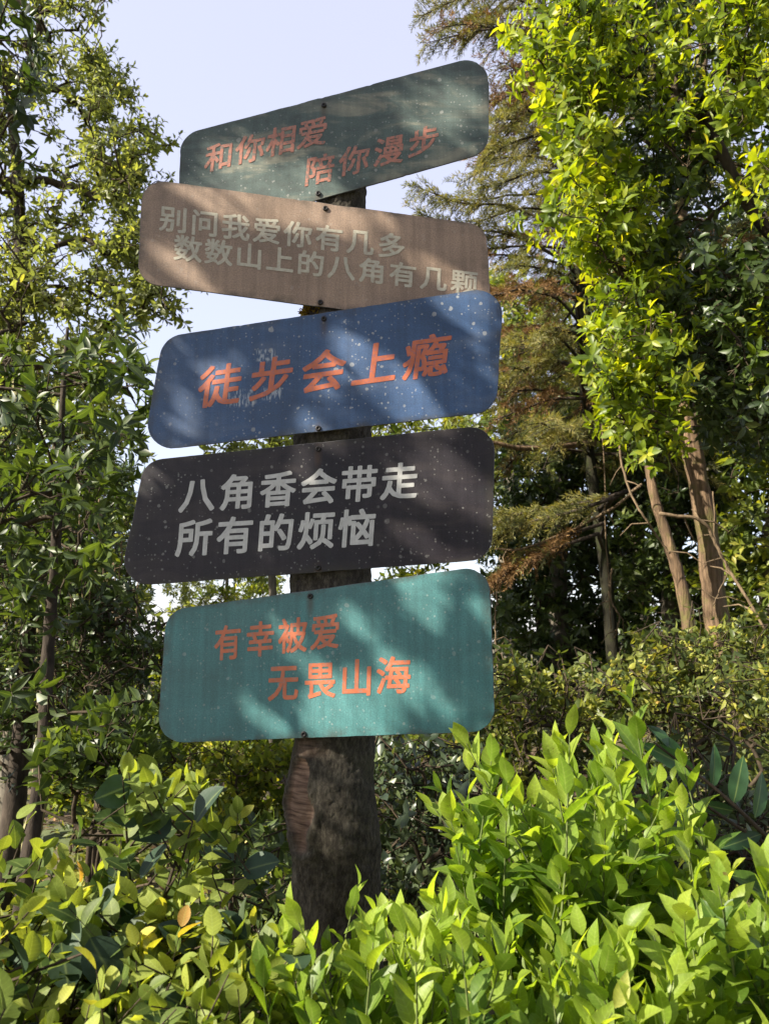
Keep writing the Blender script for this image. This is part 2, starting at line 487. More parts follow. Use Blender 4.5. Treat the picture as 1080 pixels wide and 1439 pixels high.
# name, corners TL TR BR BL in photo pixels, corner radius, yaw (deg, right end nearer), contact x px, forward offset
BOARDS = [
    dict(n='dark green board at the top, stained and flaking', c=[(254, 189), (687, 74), (686, 213), (248, 337)], r=32, yaw=1.0, off=.000, col=(.048, .078, .070), screws=[(455, 148), (447, 272)]),
    dict(n='brown board with two lines of pale lettering', c=[(200, 250), (683, 316), (692, 463), (193, 397)], r=30, yaw=-2.0, off=.008, col=(.235, .165, .118), screws=[(457, 293), (450, 425)]),
    dict(n='blue board with one line of large orange lettering', c=[(229, 473), (708, 401), (697, 578), (199, 635)], r=35, yaw=6.0, off=.016, col=(.018, .056, .142), screws=[(455, 448), (447, 602)]),
    dict(n='dark grey board with two lines of grey lettering', c=[(203, 647), (696, 596), (691, 786), (166, 825)], r=34, yaw=5.0, off=.004, col=(.013, .010, .015), screws=[(447, 631), (447, 798)]),
    dict(n='teal board at the bottom with orange lettering', c=[(233, 858), (687, 794), (696, 1028), (220, 1045)], r=34, yaw=14.0, off=.004, col=(.033, .132, .136), screws=[(436, 838), (427, 1032)]),
]
ORANGE, PALE, GREY = (.44, .115, .047), (.43, .41, .33), (.44, .44, .43)
# text, board index, first centre, last centre, em width first/last, em height first/last, baseline slope, lean, colour
LINES = [
    ('和你相爱', 0, (308, 220.5), (439, 187), (40, 43), (40, 42), -.20, .10, ORANGE),
    ('陪你漫步', 0, (449, 238.5), (595, 199), (42, 43), (42, 42), -.20, .10, ORANGE),
    ('别问我爱你有几多', 1, (244, 309), (549.7, 346), (40, 39), (37, 36), .12, .05, PALE),
    ('数数山上的八角有几颗', 1, (264, 350), (652, 397), (40, 38), (37, 34), .12, .05, PALE),
    ('徒步会上瘾', 2, (309, 542.5), (599.5, 502), (60, 65), (60, 62), -.14, .13, ORANGE),
    ('八角香会带走', 3, (277, 696), (561, 677), (50, 52), (50, 52), -.07, .07, GREY),
    ('所有的烦恼', 3, (273, 756.5), (501.6, 743), (51, 53), (53, 54), -.06, .07, GREY),
    ('有幸被爱', 4, (320, 904), (457, 889), (38, 42), (50, 51), -.08, .03, ORANGE),
    ('无畏山海', 4, (398, 960), (552.6, 950), (43, 49), (53, 54), -.04, .03, ORANGE),
]


def board_plane(b):
    cx = b['screws'][0][0] * .5 + b['screws'][1][0] * .5
    x0 = (cx - 540) / F * FRONT
    y = math.radians(b['yaw'])
    nrm = np.array([-math.sin(y), -math.cos(y), 0.0])
    return np.array([x0, FRONT - b['off'], 1.9]), nrm


def on_plane(px, py, p0, nrm):
    d = ray(px, py); o = np.array([0, 0, CAM_H])
    t = ((p0 - o) @ nrm) / (d @ nrm)
    return o + d * t[..., None]


def rounded(c, r, k=9):
    out = []; n = len(c); c = np.array(c, float)
    for i in range(n):
        p, a, b = c[i], c[i - 1], c[(i + 1) % n]
        u, v = unit(a - p), unit(b - p)
        th = math.acos(np.clip(u @ v, -1, 1)); d = r / math.tan(th / 2)
        ctr = p + unit(u + v) * (r / math.sin(th / 2))
        s, e = p + u * d - ctr, p + v * d - ctr
        a0 = math.atan2(s[1], s[0]); a1 = math.atan2(e[1], e[0])
        da = (a1 - a0 + math.pi) % (2 * math.pi) - math.pi
        out += [ctr + r * np.array([math.cos(a0 + da * t), math.sin(a0 + da * t)]) for t in np.linspace(0, 1, k)]
    return np.array(out)


def board_mat(i, b, screws):
    m, nt, bs, out = new_mat('painted_board_%d' % i); L = nt.links
    base = b['col']
    tc = node(nt, 'ShaderNodeTexCoord')
    off = node(nt, 'ShaderNodeMapping', inp={'Location': (i * 3.1, i * 1.7, i * .9)}); L.new(tc.outputs['Object'], off.inputs[0])
    vec = off.outputs[0]
    # mottled fading
    n1 = node(nt, 'ShaderNodeTexNoise', inp={'Scale': 5.0, 'Detail': 6.0, 'Roughness': .6}); L.new(vec, n1.inputs['Vector'])
    c0 = tuple(x * .78 for x in base); c1 = tuple(min(1, x * 1.22 + .012) for x in base)
    cr = ramp(nt, [(.3, c0), (.7, c1)]); L.new(n1.outputs[0], cr.inputs[0]); col = cr.outputs[0]
    # fine grain
    n2 = node(nt, 'ShaderNodeTexNoise', inp={'Scale': 260.0, 'Detail': 3.0, 'Roughness': .6}); L.new(vec, n2.inputs['Vector'])
    g = node(nt, 'ShaderNodeMapRange', inp={1: .35, 2: .65, 3: .80, 4: 1.22}); L.new(n2.outputs[0], g.inputs[0])
    mu = node(nt, 'ShaderNodeMix', data_type='RGBA', blend_type='MULTIPLY', inp={0: 1.0}); L.new(col, mu.inputs[6]); L.new(g.outputs[0], mu.inputs[7]); col = mu.outputs[2]
    dustc = (.40, .40, .38)
    # dust splashes at three sizes, in patches
    n3 = node(nt, 'ShaderNodeTexNoise', inp={'Scale': 3.0, 'Detail': 3.0}); L.new(vec, n3.inputs['Vector'])
    for sc_, rad, amt, seed in ((22, .10, .8, 0), (48, .13, .75, 3), (110, .17, .7, 7)):
        of2 = node(nt, 'ShaderNodeMapping', inp={'Location': (seed, seed * 2, seed * 3)}); L.new(vec, of2.inputs[0])
        wv = node(nt, 'ShaderNodeTexNoise', inp={'Scale': sc_ * 1.7, 'Detail': 2.0}); L.new(of2.outputs[0], wv.inputs['Vector'])
        mixv = node(nt, 'ShaderNodeMix', data_type='RGBA', blend_type='LINEAR_LIGHT', inp={0: .0025 * 60 / sc_}); L.new(of2.outputs[0], mixv.inputs[6]); L.new(wv.outputs[1], mixv.inputs[7])
        vo = node(nt, 'ShaderNodeTexVoronoi', inp={'Scale': sc_, 'Randomness': 1.0}); L.new(mixv.outputs[2], vo.inputs['Vector'])
        # random radius per cell: most cells have no spot
        rc = ramp(nt, [(0.45, (0, 0, 0)), (1.0, (1, 1, 1))]); 
        sp = node(nt, 'ShaderNodeSeparateColor'); L.new(vo.outputs['Color'], sp.inputs[0]); L.new(sp.outputs[0], rc.inputs[0])
        rr = node(nt, 'ShaderNodeMath', operation='MULTIPLY', inp={1: rad * 2.0}); L.new(rc.outputs[0], rr.inputs[0])
        sub = node(nt, 'ShaderNodeMath', operation='SUBTRACT'); L.new(rr.outputs[0], sub.inputs[0]); L.new(vo.outputs['Distance'], sub.inputs[1])
        mr = node(nt, 'ShaderNodeMapRange', inp={1: 0.0, 2: rad * .35, 3: 0.0, 4: amt}); L.new(sub.outputs[0], mr.inputs[0])
        pm = node(nt, 'ShaderNodeMath', operation='MULTIPLY'); L.new(mr.outputs[0], pm.inputs[0])
        r3 = ramp(nt, [(.35, (.35, .35, .35)), (.55, (1, 1, 1))]); L.new(n3.outputs[0], r3.inputs[0]); L.new(r3.outputs[0], pm.inputs[1])
        pm2 = node(nt, 'ShaderNodeMath', operation='MULTIPLY', inp={1: (.6, .2, .6, .36, .36)[i]}); L.new(pm.outputs[0], pm2.inputs[0])
        mx = node(nt, 'ShaderNodeMix', data_type='RGBA', inp={7: (*dustc, 1)}); L.new(pm2.outputs[0], mx.inputs[0]); L.new(col, mx.inputs[6]); col = mx.outputs[2]
    # large stains: grimy diagonal runs on the top board, the pale ones also painting sunlit areas, weak elsewhere
    st = node(nt, 'ShaderNodeMapping', inp={'Rotation': (0, math.radians(-35), 0), 'Scale': (1, 1, 3.2)}); L.new(vec, st.inputs[0])
    n4 = node(nt, 'ShaderNodeTexNoise', inp={'Scale': 4.5, 'Detail': 7.0, 'Roughness': .65, 'Distortion': .6}); L.new(st.outputs[0], n4.inputs['Vector'])
    r4 = ramp(nt, [(.50, (0, 0, 0)), (.66, (1, 1, 1))]); L.new(n4.outputs[0], r4.inputs[0])
    s4 = node(nt, 'ShaderNodeMath', operation='MULTIPLY', inp={1: (.75, .14, .13, .10, .10)[i]}); L.new(r4.outputs[0], s4.inputs[0])
    mx = node(nt, 'ShaderNodeMix', data_type='RGBA', inp={7: ((.24, .23, .17, 1), (.30, .22, .18, 1), (.20, .22, .25, 1), (.16, .13, .11, 1), (.20, .32, .30, 1))[i]}); L.new(s4.outputs[0], mx.inputs[0]); L.new(col, mx.inputs[6]); col = mx.outputs[2]
    r5 = ramp(nt, [(.36, (1, 1, 1)), (.46, (0, 0, 0))]); L.new(n4.outputs[0], r5.inputs[0])
    s5 = node(nt, 'ShaderNodeMath', operation='MULTIPLY', inp={1: (.55, .10, .12, .18, .08)[i]}); L.new(r5.outputs[0], s5.inputs[0])
    mx = node(nt, 'ShaderNodeMix', data_type='RGBA', inp={7: (.018, .025, .025, 1)}); L.new(s5.outputs[0], mx.inputs[0]); L.new(col, mx.inputs[6]); col = mx.outputs[2]
    # rain runs
    rm = node(nt, 'ShaderNodeMapping', inp={'Scale': (55, 1, 2.2)}); L.new(vec, rm.inputs[0])
    rn_ = node(nt, 'ShaderNodeTexNoise', inp={'Scale': 1.0, 'Detail': 4.0, 'Roughness': .6}); L.new(rm.outputs[0], rn_.inputs['Vector'])
    rg_ = node(nt, 'ShaderNodeMapRange', inp={1: .35, 2: .65, 3: .86, 4: 1.12}); L.new(rn_.outputs[0], rg_.inputs[0])
    mu = node(nt, 'ShaderNodeMix', data_type='RGBA', blend_type='MULTIPLY', inp={0: 1.0}); L.new(col, mu.inputs[6]); L.new(rg_.outputs[0], mu.inputs[7]); col = mu.outputs[2]
    if i == 2:   # scuffed whitish patches under the first two characters, where the old paint was scraped
        for (u, v), (w_, h_) in (((-.235, -.070), (.045, .028)), ((-.150, -.060), (.030, .020)), ((-.170, .052), (.030, .020))):
            sx = node(nt, 'ShaderNodeSeparateXYZ'); L.new(tc.outputs['Object'], sx.inputs[0])
            ms = []
            for ax, c_, ex in ((0, u, w_), (2, v, h_)):
                a1 = node(nt, 'ShaderNodeMath', operation='SUBTRACT', inp={1: c_}); L.new(sx.outputs[ax], a1.inputs[0])
                a2 = node(nt, 'ShaderNodeMath', operation='ABSOLUTE'); L.new(a1.outputs[0], a2.inputs[0])
                a3 = node(nt, 'ShaderNodeMapRange', inp={1: ex * .7, 2: ex, 3: 1.0, 4: 0.0}); L.new(a2.outputs[0], a3.inputs[0]); ms.append(a3)
            pr = node(nt, 'ShaderNodeMath', operation='MULTIPLY'); L.new(ms[0].outputs[0], pr.inputs[0]); L.new(ms[1].outputs[0], pr.inputs[1])
            sm = node(nt, 'ShaderNodeMapping', inp={'Scale': (160, 1, 45)}); L.new(tc.outputs['Object'], sm.inputs[0])
            nn = node(nt, 'ShaderNodeTexNoise', inp={'Scale': 1.0, 'Detail': 3.0}); L.new(sm.outputs[0], nn.inputs['Vector'])
            rn = ramp(nt, [(.46, (0, 0, 0)), (.60, (1, 1, 1))]); L.new(nn.outputs[0], rn.inputs[0])
            p2 = node(nt, 'ShaderNodeMath', operation='MULTIPLY'); L.new(pr.outputs[0], p2.inputs[0]); L.new(rn.outputs[0], p2.inputs[1])
            p3 = node(nt, 'ShaderNodeMath', operation='MULTIPLY', inp={1: .6}); L.new(p2.outputs[0], p3.inputs[0])
            mx = node(nt, 'ShaderNodeMix', data_type='RGBA', inp={7: (.42, .46, .50, 1)}); L.new(p3.outputs[0], mx.inputs[0]); L.new(col, mx.inputs[6]); col = mx.outputs[2]
    # grime gathered along the edge
    ed = node(nt, 'ShaderNodeAttribute', attribute_name='edge')
    e2 = node(nt, 'ShaderNodeMath', operation='MULTIPLY'); L.new(ed.outputs['Fac'], e2.inputs[0])
    en = node(nt, 'ShaderNodeTexNoise', inp={'Scale': 16.0, 'Detail': 6.0, 'Roughness': .7}); L.new(vec, en.inputs['Vector'])
    er = ramp(nt, [(.42, (0, 0, 0)), (.62, (.7, .7, .7))]); L.new(en.outputs[0], er.inputs[0]); L.new(er.outputs[0], e2.inputs[1])
    mx = node(nt, 'ShaderNodeMix', data_type='RGBA', inp={7: (.035, .032, .024, 1)}); L.new(e2.outputs[0], mx.inputs[0]); L.new(col, mx.inputs[6]); col = mx.outputs[2]
    # rusty run below each screw
    for sx_, _, sz_ in screws:
        mp_ = node(nt, 'ShaderNodeMapping', inp={'Location': (-sx_ * 70, 0, -(sz_ - .018) * 22), 'Scale': (70, 0, 22)}); L.new(tc.outputs['Object'], mp_.inputs[0])
        ln_ = node(nt, 'ShaderNodeVectorMath', operation='LENGTH'); L.new(mp_.outputs[0], ln_.inputs[0])
        lr_ = node(nt, 'ShaderNodeMapRange', inp={1: .2, 2: 1.0, 3: .55, 4: 0.0}); L.new(ln_.outputs['Value'], lr_.inputs[0])
        mx = node(nt, 'ShaderNodeMix', data_type='RGBA', inp={7: (.05, .028, .016, 1)}); L.new(lr_.outputs[0], mx.inputs[0]); L.new(col, mx.inputs[6]); col = mx.outputs[2]
    L.new(col, bs.inputs['Base Color'])
    rg = node(nt, 'ShaderNodeMapRange', inp={1: .3, 2: .7, 3: .38, 4: .62}); L.new(n1.outputs[0], rg.inputs[0]); L.new(rg.outputs[0], bs.inputs['Roughness'])
    bs.inputs['Specular IOR Level'].default_value = (.4, .4, .4, .25, .4)[i]
    bs.inputs['Sheen Weight'].default_value = (.4, .2, .35, .1, .3)[i]; bs.inputs['Sheen Roughness'].default_value = .5; bs.inputs['Sheen Tint'].default_value = (.9, .9, .85, 1)
    bp = node(nt, 'ShaderNodeBump', inp={'Strength': .25, 'Distance': .0012}); L.new(n2.outputs[0], bp.inputs['Height']); L.new(bp.outputs[0], bs.inputs['Normal'])
    return m


def letter_mat(name, col, back, wear):
    m, nt, bs, out = new_mat(name); L = nt.links
    tc = node(nt, 'ShaderNodeTexCoord')
    n1 = node(nt, 'ShaderNodeTexNoise', inp={'Scale': 30.0, 'Detail': 6.0, 'Roughness': .7}); L.new(tc.outputs['Object'], n1.inputs['Vector'])
    cr = ramp(nt, [(.3, tuple(x * .8 for x in col)), (.7, tuple(min(1, x * 1.15) for x in col))]); L.new(n1.outputs[0], cr.inputs[0])
    n2 = node(nt, 'ShaderNodeTexNoise', inp={'Scale': 90.0, 'Detail': 5.0, 'Roughness': .75}); L.new(tc.outputs['Object'], n2.inputs['Vector'])
    r2 = ramp(nt, [(.50, (0, 0, 0)), (.60, (1, 1, 1))]); L.new(n2.outputs[0], r2.inputs[0])
    w = node(nt, 'ShaderNodeMath', operation='MULTIPLY', inp={1: wear}); L.new(r2.outputs[0], w.inputs[0])
    mx = node(nt, 'ShaderNodeMix', data_type='RGBA', inp={7: (*[x * 1.3 + .02 for x in back], 1)}); L.new(w.outputs[0], mx.inputs[0]); L.new(cr.outputs[0], mx.inputs[6])
    L.new(mx.outputs[2], bs.inputs['Base Color']); bs.inputs['Roughness'].default_value = .5
    return m


GLYPH = {}


def glyph(ch):
    """Outline of one character as a filled flat mesh, centred, em = 1 (built-in font)."""
    if ch not in GLYPH:
        cu = bpy.data.curves.new('glyph', 'FONT'); cu.body = ch; cu.resolution_u = 3
        o = bpy.data.objects.new('glyph', cu); COL.objects.link(o)
        dg = bpy.context.evaluated_depsgraph_get(); dg.update()
        me = bpy.data.meshes.new_from_object(o.evaluated_get(dg))
        V = np.array([v.co[:2] for v in me.vertices]); Fs = [tuple(p.vertices) for p in me.polygons]
        bpy.data.objects.remove(o); bpy.data.curves.remove(cu); bpy.data.meshes.remove(me)
        GLYPH[ch] = (V, Fs)
    return GLYPH[ch]


G0 = [glyph(c)[0] for c in '国围圆']      # full-width boxes give the em square
GC = np.mean([(g.min(0) + g.max(0)) / 2 for g in G0], axis=0)
GS = float(np.mean([(g.max(0) - g.min(0)).max() for g in G0])) / .90


def post_profile():
    # py, left px, right px of the trunk
    T = [(140, 452, 516), (200, 450, 516), (275, 446, 515), (435, 424, 514), (605, 414, 522), (815, 406, 524), (1000, 411, 527), (1040, 413, 527), (1075, 407, 527),
         (1105, 399, 528), (1130, 399, 531), (1155, 402, 535), (1180, 408, 537), (1210, 410, 535), (1260, 411, 535), (1340, 411, 537), (1440, 404, 542), (1560, 390, 556), (1640, 372, 576)]
    return np.array(T, float)


def build_signpost():
    root = thing('signpost', 'rough dark tree trunk post carrying five tilted coloured boards with Chinese lettering', 'signpost', (-0.14, 2.15, 0))
    # --- trunk post
    T = post_profile()
    py = np.linspace(178, 1640, 330)
    l = np.interp(py, T[:, 0], T[:, 1]); r = np.interp(py, T[:, 0], T[:, 2])
    k = np.ones(9) / 9
    ls = np.convolve(np.pad(l, 4, 'edge'), k, 'valid'); rs = np.convolve(np.pad(r, 4, 'edge'), k, 'valid')
    cpx = (ls + rs) / 2
    Y0 = 2.15
    pc = P(cpx, py, np.full_like(py, Y0)); pr = P(rs, py, np.full_like(py, Y0)); pl = P(ls, py, np.full_like(py, Y0))
    rad = (pr[:, 0] - pl[:, 0]) / 2 * .985
    upper = smooth((1060 - py) / 60)
    cyv = (FRONT + .004 + rad) * upper + Y0 * (1 - upper)
    cxv = pc[:, 0] * cyv / Y0                                    # keep the outline while the axis leans back
    rad = rad * cyv / Y0
    czv = CAM_H + (pc[:, 2] - CAM_H) * cyv / Y0
    seg = 96
    ang = np.arange(seg) * 2 * math.pi / seg                     # 0 = front (-y), + = right
    rng = np.random.default_rng(11)
    A, Zi = np.meshgrid(ang, czv)
    def fbm(a, z, f, oct_=4):
        s = 0
        for o in range(oct_):
            ff = f * 2 ** o
            r1 = np.random.default_rng(100 + o)
            for q in range(5):
                ka = r1.integers(1, 3 + 2 * 2 ** o); kz = r1.uniform(.4, 1.5) * ff; ph = r1.uniform(0, 6.28)
                s = s + np.sin(ka * a * (1 if q % 2 else -1) + kz * z + ph) / (2 ** o) / 3
        return s
    disp = .0034 * fbm(A, Zi, 9) + .0012 * fbm(A, Zi, 45, 3) + .0014 * rng.normal(0, 1, A.shape)
    bump = np.exp(-((Zi - np.interp(1110, py, czv)) / .16) ** 2)
    # scar: a peeled window on the left front, ridged crosswise, with a swollen lip
    zt, zb = np.interp(1062, py, czv), np.interp(1178, py, czv)
    aa = (A + math.pi) % (2 * math.pi) - math.pi
    u = (aa - math.radians(-44)) / math.radians(27); v = (Zi - (zt + zb) / 2) / ((zt - zb) / 2)
    wob = .12 * np.sin(Zi * 60) + .08 * np.sin(Zi * 25 + 1)
    d = np.sqrt((u * (1 + .35 * np.clip(v, 0, 1))) ** 2 * 1.0 + v ** 2) + wob
    scar = smooth((1.0 - d) / .14)
    lip = np.exp(-((d - 1.12) / .13) ** 2)
    ridge = np.sin(Zi * 620 + 6 * np.sin(aa * 5 + Zi * 40) + 2.2 * np.sin(aa * 11)) * .5 + np.sin(Zi * 1300 + aa * 9) * .25
    disp = disp * (1 - scar) + scar * (-.011 + .0022 * ridge) + .007 * lip
    # crosswise wrinkles over the scar up to the board
    wr = np.exp(-((aa - math.radians(-35)) / .4) ** 2) * smooth((Zi - zt) / .02) * smooth((zt + .12 - Zi) / .04)
    disp += wr * .0016 * np.sin(Zi * 560 + 3 * np.sin(aa * 6))
    R = rad[:, None] + disp
    V = np.stack([cxv[:, None] + R * np.sin(A), cyv[:, None] - R * np.cos(A), Zi], -1).reshape(-1, 3)
    n = len(py)
    i, j = np.meshgrid(np.arange(n - 1), np.arange(seg), indexing='ij'); k2 = (j + 1) % seg
    q = np.stack([(i + 1) * seg + j, (i + 1) * seg + k2, i * seg + k2, i * seg + j], -1).reshape(-1, 4)
    loops = np.concatenate([q.ravel(), np.arange(seg)])
    starts = np.concatenate([np.arange(len(q)) * 4, [len(q) * 4]])
    m, nt, bs, out = new_mat('post_bark'); L = nt.links
    tc = node(nt, 'ShaderNodeTexCoord')
    pm_ = node(nt, 'ShaderNodeMapping', inp={'Scale': (1.3, 1.3, .55)}); L.new(tc.outputs['Object'], pm_.inputs[0])
    n1 = node(nt, 'ShaderNodeTexNoise', inp={'Scale': 55.0, 'Detail': 10.0, 'Roughness': .8, 'Distortion': .2}); L.new(pm_.outputs[0], n1.inputs['Vector'])
    cr = ramp(nt, [(.34, (.009, .008, .006)), (.48, (.042, .036, .027)), (.60, (.095, .084, .064)), (.74, (.20, .185, .15))]); L.new(n1.outputs[0], cr.inputs[0])
    n2 = node(nt, 'ShaderNodeTexNoise', inp={'Scale': 5.5, 'Detail': 6.0, 'Roughness': .7}); L.new(tc.outputs['Object'], n2.inputs['Vector'])
    r2 = ramp(nt, [(.50, (0, 0, 0)), (.66, (.45, .45, .45))]); L.new(n2.outputs[0], r2.inputs[0])
    mx = node(nt, 'ShaderNodeMix', data_type='RGBA', inp={7: (.065, .066, .03, 1)}); L.new(r2.outputs[0], mx.inputs[0]); L.new(cr.outputs[0], mx.inputs[6])
    at = node(nt, 'ShaderNodeAttribute', attribute_name='scar')
    sm = node(nt, 'ShaderNodeMapping', inp={'Scale': (6, 6, 75)}); L.new(tc.outputs['Object'], sm.inputs[0])
    n3 = node(nt, 'ShaderNodeTexNoise', inp={'Scale': 1.6, 'Detail': 5.0, 'Roughness': .6}); L.new(sm.outputs[0], n3.inputs['Vector'])
    r3 = ramp(nt, [(.34, (.05, .028, .018)), (.52, (.165, .105, .072)), (.7, (.27, .185, .13))]); L.new(n3.outputs[0], r3.inputs[0])
    m3 = node(nt, 'ShaderNodeMix', data_type='RGBA'); L.new(at.outputs['Fac'], m3.inputs[0]); L.new(mx.outputs[2], m3.inputs[6]); L.new(r3.outputs[0], m3.inputs[7])
    L.new(m3.outputs[2], bs.inputs['Base Color']); bs.inputs['Roughness'].default_value = .85; bs.inputs['Specular IOR Level'].default_value = .25
    bp = node(nt, 'ShaderNodeBump', inp={'Strength': 1.0, 'Distance': .008}); L.new(n1.outputs[0], bp.inputs['Height']); L.new(bp.outputs[0], bs.inputs['Normal'])
    post = link('post', mesh_np('post', V, loops, starts, True, {'scar': np.maximum(scar, wr * .55).ravel()}), m, root)
    # --- moss tuft on the post between the second and third boards
    mo = MB(); c = P(441, 440, 2.06)
    sets = []
    nO = 420
    th = rng.uniform(0, 6.28, nO); ph = np.arccos(rng.uniform(-1, 1, nO))
    dd = np.stack([np.sin(ph) * np.cos(th), np.sin(ph) * np.sin(th), np.cos(ph)], -1)
    O = c + dd * np.array([.034, .022, .028]) * rng.uniform(.5, 1, (nO, 1))
    build_leaves('moss', [(O, dd + rng.normal(0, .4, dd.shape), rng.normal(0, 1, dd.shape), rng.uniform(.008, .018, nO), rng.uniform(0, 1, nO))], 'lo', M['moss'], post, .35)
    # --- boards
    dark, ntd, bsd, _ = new_mat('screw_metal'); bsd.inputs['Base Color'].default_value = (.03, .028, .028, 1); bsd.inputs['Metallic'].default_value = .7; bsd.inputs['Roughness'].default_value = .5
    edge, nte, bse, _ = new_mat('board_edge'); bse.inputs['Base Color'].default_value = (.06, .06, .065, 1); bse.inputs['Roughness'].default_value = .6
    for i, b in enumerate(BOARDS):
        p0, nrm = board_plane(b)
        o1 = rounded(b['c'], b['r'], 11); o2 = []
        for j in range(len(o1)):
            pa, pb = o1[j], o1[(j + 1) % len(o1)]; kk = max(1, int(np.linalg.norm(pb - pa) / 5))
            o2 += [pa + (pb - pa) * t for t in np.arange(kk) / kk]
        o2 = np.array(o2); rw = np.random.default_rng(600 + i); cc = o2.mean(0)
        wear = np.convolve(rw.normal(0, .55, len(o2) + 4), np.ones(5) / 5, 'valid')
        for q in rw.integers(0, len(o2), 7):
            wear[q] += rw.uniform(.4, 1.3)
        o2 = o2 + unit(cc - o2) * np.clip(wear, -.3, 1.4)[:, None]
        front = on_plane(o2[:, 0], o2[:, 1], p0, nrm)
        ctr = front.mean(0); right = np.cross(nrm, np.array([0, 0, 1.0])) * -1
        right = np.array([math.cos(math.radians(b['yaw'])), -math.sin(math.radians(b['yaw'])), 0])
        def local(p):
            d = p - ctr
            return np.stack([d @ right, -(d @ nrm), d[..., 2]], -1)
        lf = local(front); th_ = .004; n = len(lf)
        c2 = lf.mean(0); inset = lf + (c2 - lf) / np.maximum(np.linalg.norm(c2 - lf, axis=1, keepdims=True), 1e-6) * .0012
        inner = lf + (c2 - lf) / np.maximum(np.linalg.norm(c2 - lf, axis=1, keepdims=True), 1e-6) * .03
        V = np.concatenate([inset + [0, 0, 0], lf + [0, .0012, 0], lf + [0, th_, 0], inner * [1, 0, 1]])
        Fs = [tuple(range(3 * n, 4 * n))[::-1]] + [(j, (j + 1) % n, 3 * n + (j + 1) % n, 3 * n + j) for j in range(n)] + [tuple(range(2 * n, 3 * n))]
        for a in (0, n):
            Fs += [(a + j, a + (j + 1) % n, a + n + (j + 1) % n, a + n + j) for j in range(n)]
        bo = bpy.data.objects.new('sign_board', bpy.data.meshes.new('sign_board'))
        COL.objects.link(bo)
        me = bo.data; me.from_pydata(V.tolist(), [], Fs); me.materials.append(board_mat(i, b, [local(on_plane(np.array([float(q[0])]), np.array([float(q[1])]), p0, nrm))[0] for q in b['screws']])); me.materials.append(edge)
        me.update()
        for pi, pl_ in enumerate(me.polygons):
            pl_.material_index = 0 if pi <= n else 1
        ea = me.attributes.new('edge', 'FLOAT', 'POINT'); ea.data.foreach_set('value', np.concatenate([np.ones(3 * n), np.zeros(n)]).astype(np.float32))
        import bmesh
        bm = bmesh.new(); bm.from_mesh(me); bmesh.ops.recalc_face_normals(bm, faces=bm.faces); bm.to_mesh(me); bm.free()
        bo.parent = root
        bo.location = Vector(ctr.tolist()) - root.location
        bo.rotation_euler = (0, 0, -math.radians(b['yaw']))
        bo['label'] = b['n']
        # lettering
        for text, bi, c0, c1, w, h, slope, lean, col in LINES:
            if bi != i:
                continue
            mbl = MB(); nch = len(text)
            bold = (.020, .022, .020, .024, .020)[bi]
            for ci, ch in enumerate(text):
                t = ci / (nch - 1)
                cx = c0[0] + (c1[0] - c0[0]) * t; cyy = c0[1] + (c1[1] - c0[1]) * t
                ww = w[0] + (w[1] - w[0]) * t; hh = h[0] + (h[1] - h[0]) * t
                g, gf = glyph(ch); g = (g - GC) / GS
                for q, (dx, dy) in enumerate(((0, 0), (1, .7), (-1, .7), (1, -.7), (-1, -.7), (0, 1), (0, -1))):
                    gx = g[:, 0] + dx * bold; gy = g[:, 1] + dy * bold
                    X = cx + ww * gx + hh * lean * gy; Yp = cyy + slope * ww * gx - hh * gy
                    pts = local(on_plane(X, Yp, p0, nrm)); pts[:, 1] = -.0006 - .00005 * q
                    # faces towards the viewer
                    mbl.add(pts, gf)
            lo = mbl.build('lettering', letter_mat('lettering_paint', (.40, .165, .115) if i == 0 else col, b['col'], (.75, .45, .35, .12, .35)[i]), None, False)
            lo.parent = bo
        for sx, sy in b['screws']:
            c3 = local(on_plane(np.array([float(sx)]), np.array([float(sy)]), p0, nrm))[0]
            mbs = MB(); r_ = .0075; ns = 14; a = np.arange(ns) * 2 * math.pi / ns
            ring = lambda rr, yy: np.stack([c3[0] + rr * np.cos(a), np.full(ns, yy), c3[2] + rr * np.sin(a)], -1)
            V = np.concatenate([ring(r_, 0.0), ring(r_, -.003), ring(r_ * .8, -.0045), ring(r_ * .45, -.0045), ring(r_ * .38, -.0018)])
            Fs = [(p * ns + j, p * ns + (j + 1) % ns, (p + 1) * ns + (j + 1) % ns, (p + 1) * ns + j) for p in range(4) for j in range(ns)] + [tuple(4 * ns + j for j in range(ns))]
            mbs.add(V, Fs); so = mbs.build('screw', dark, None); so.parent = bo
    return root


build_signpost()

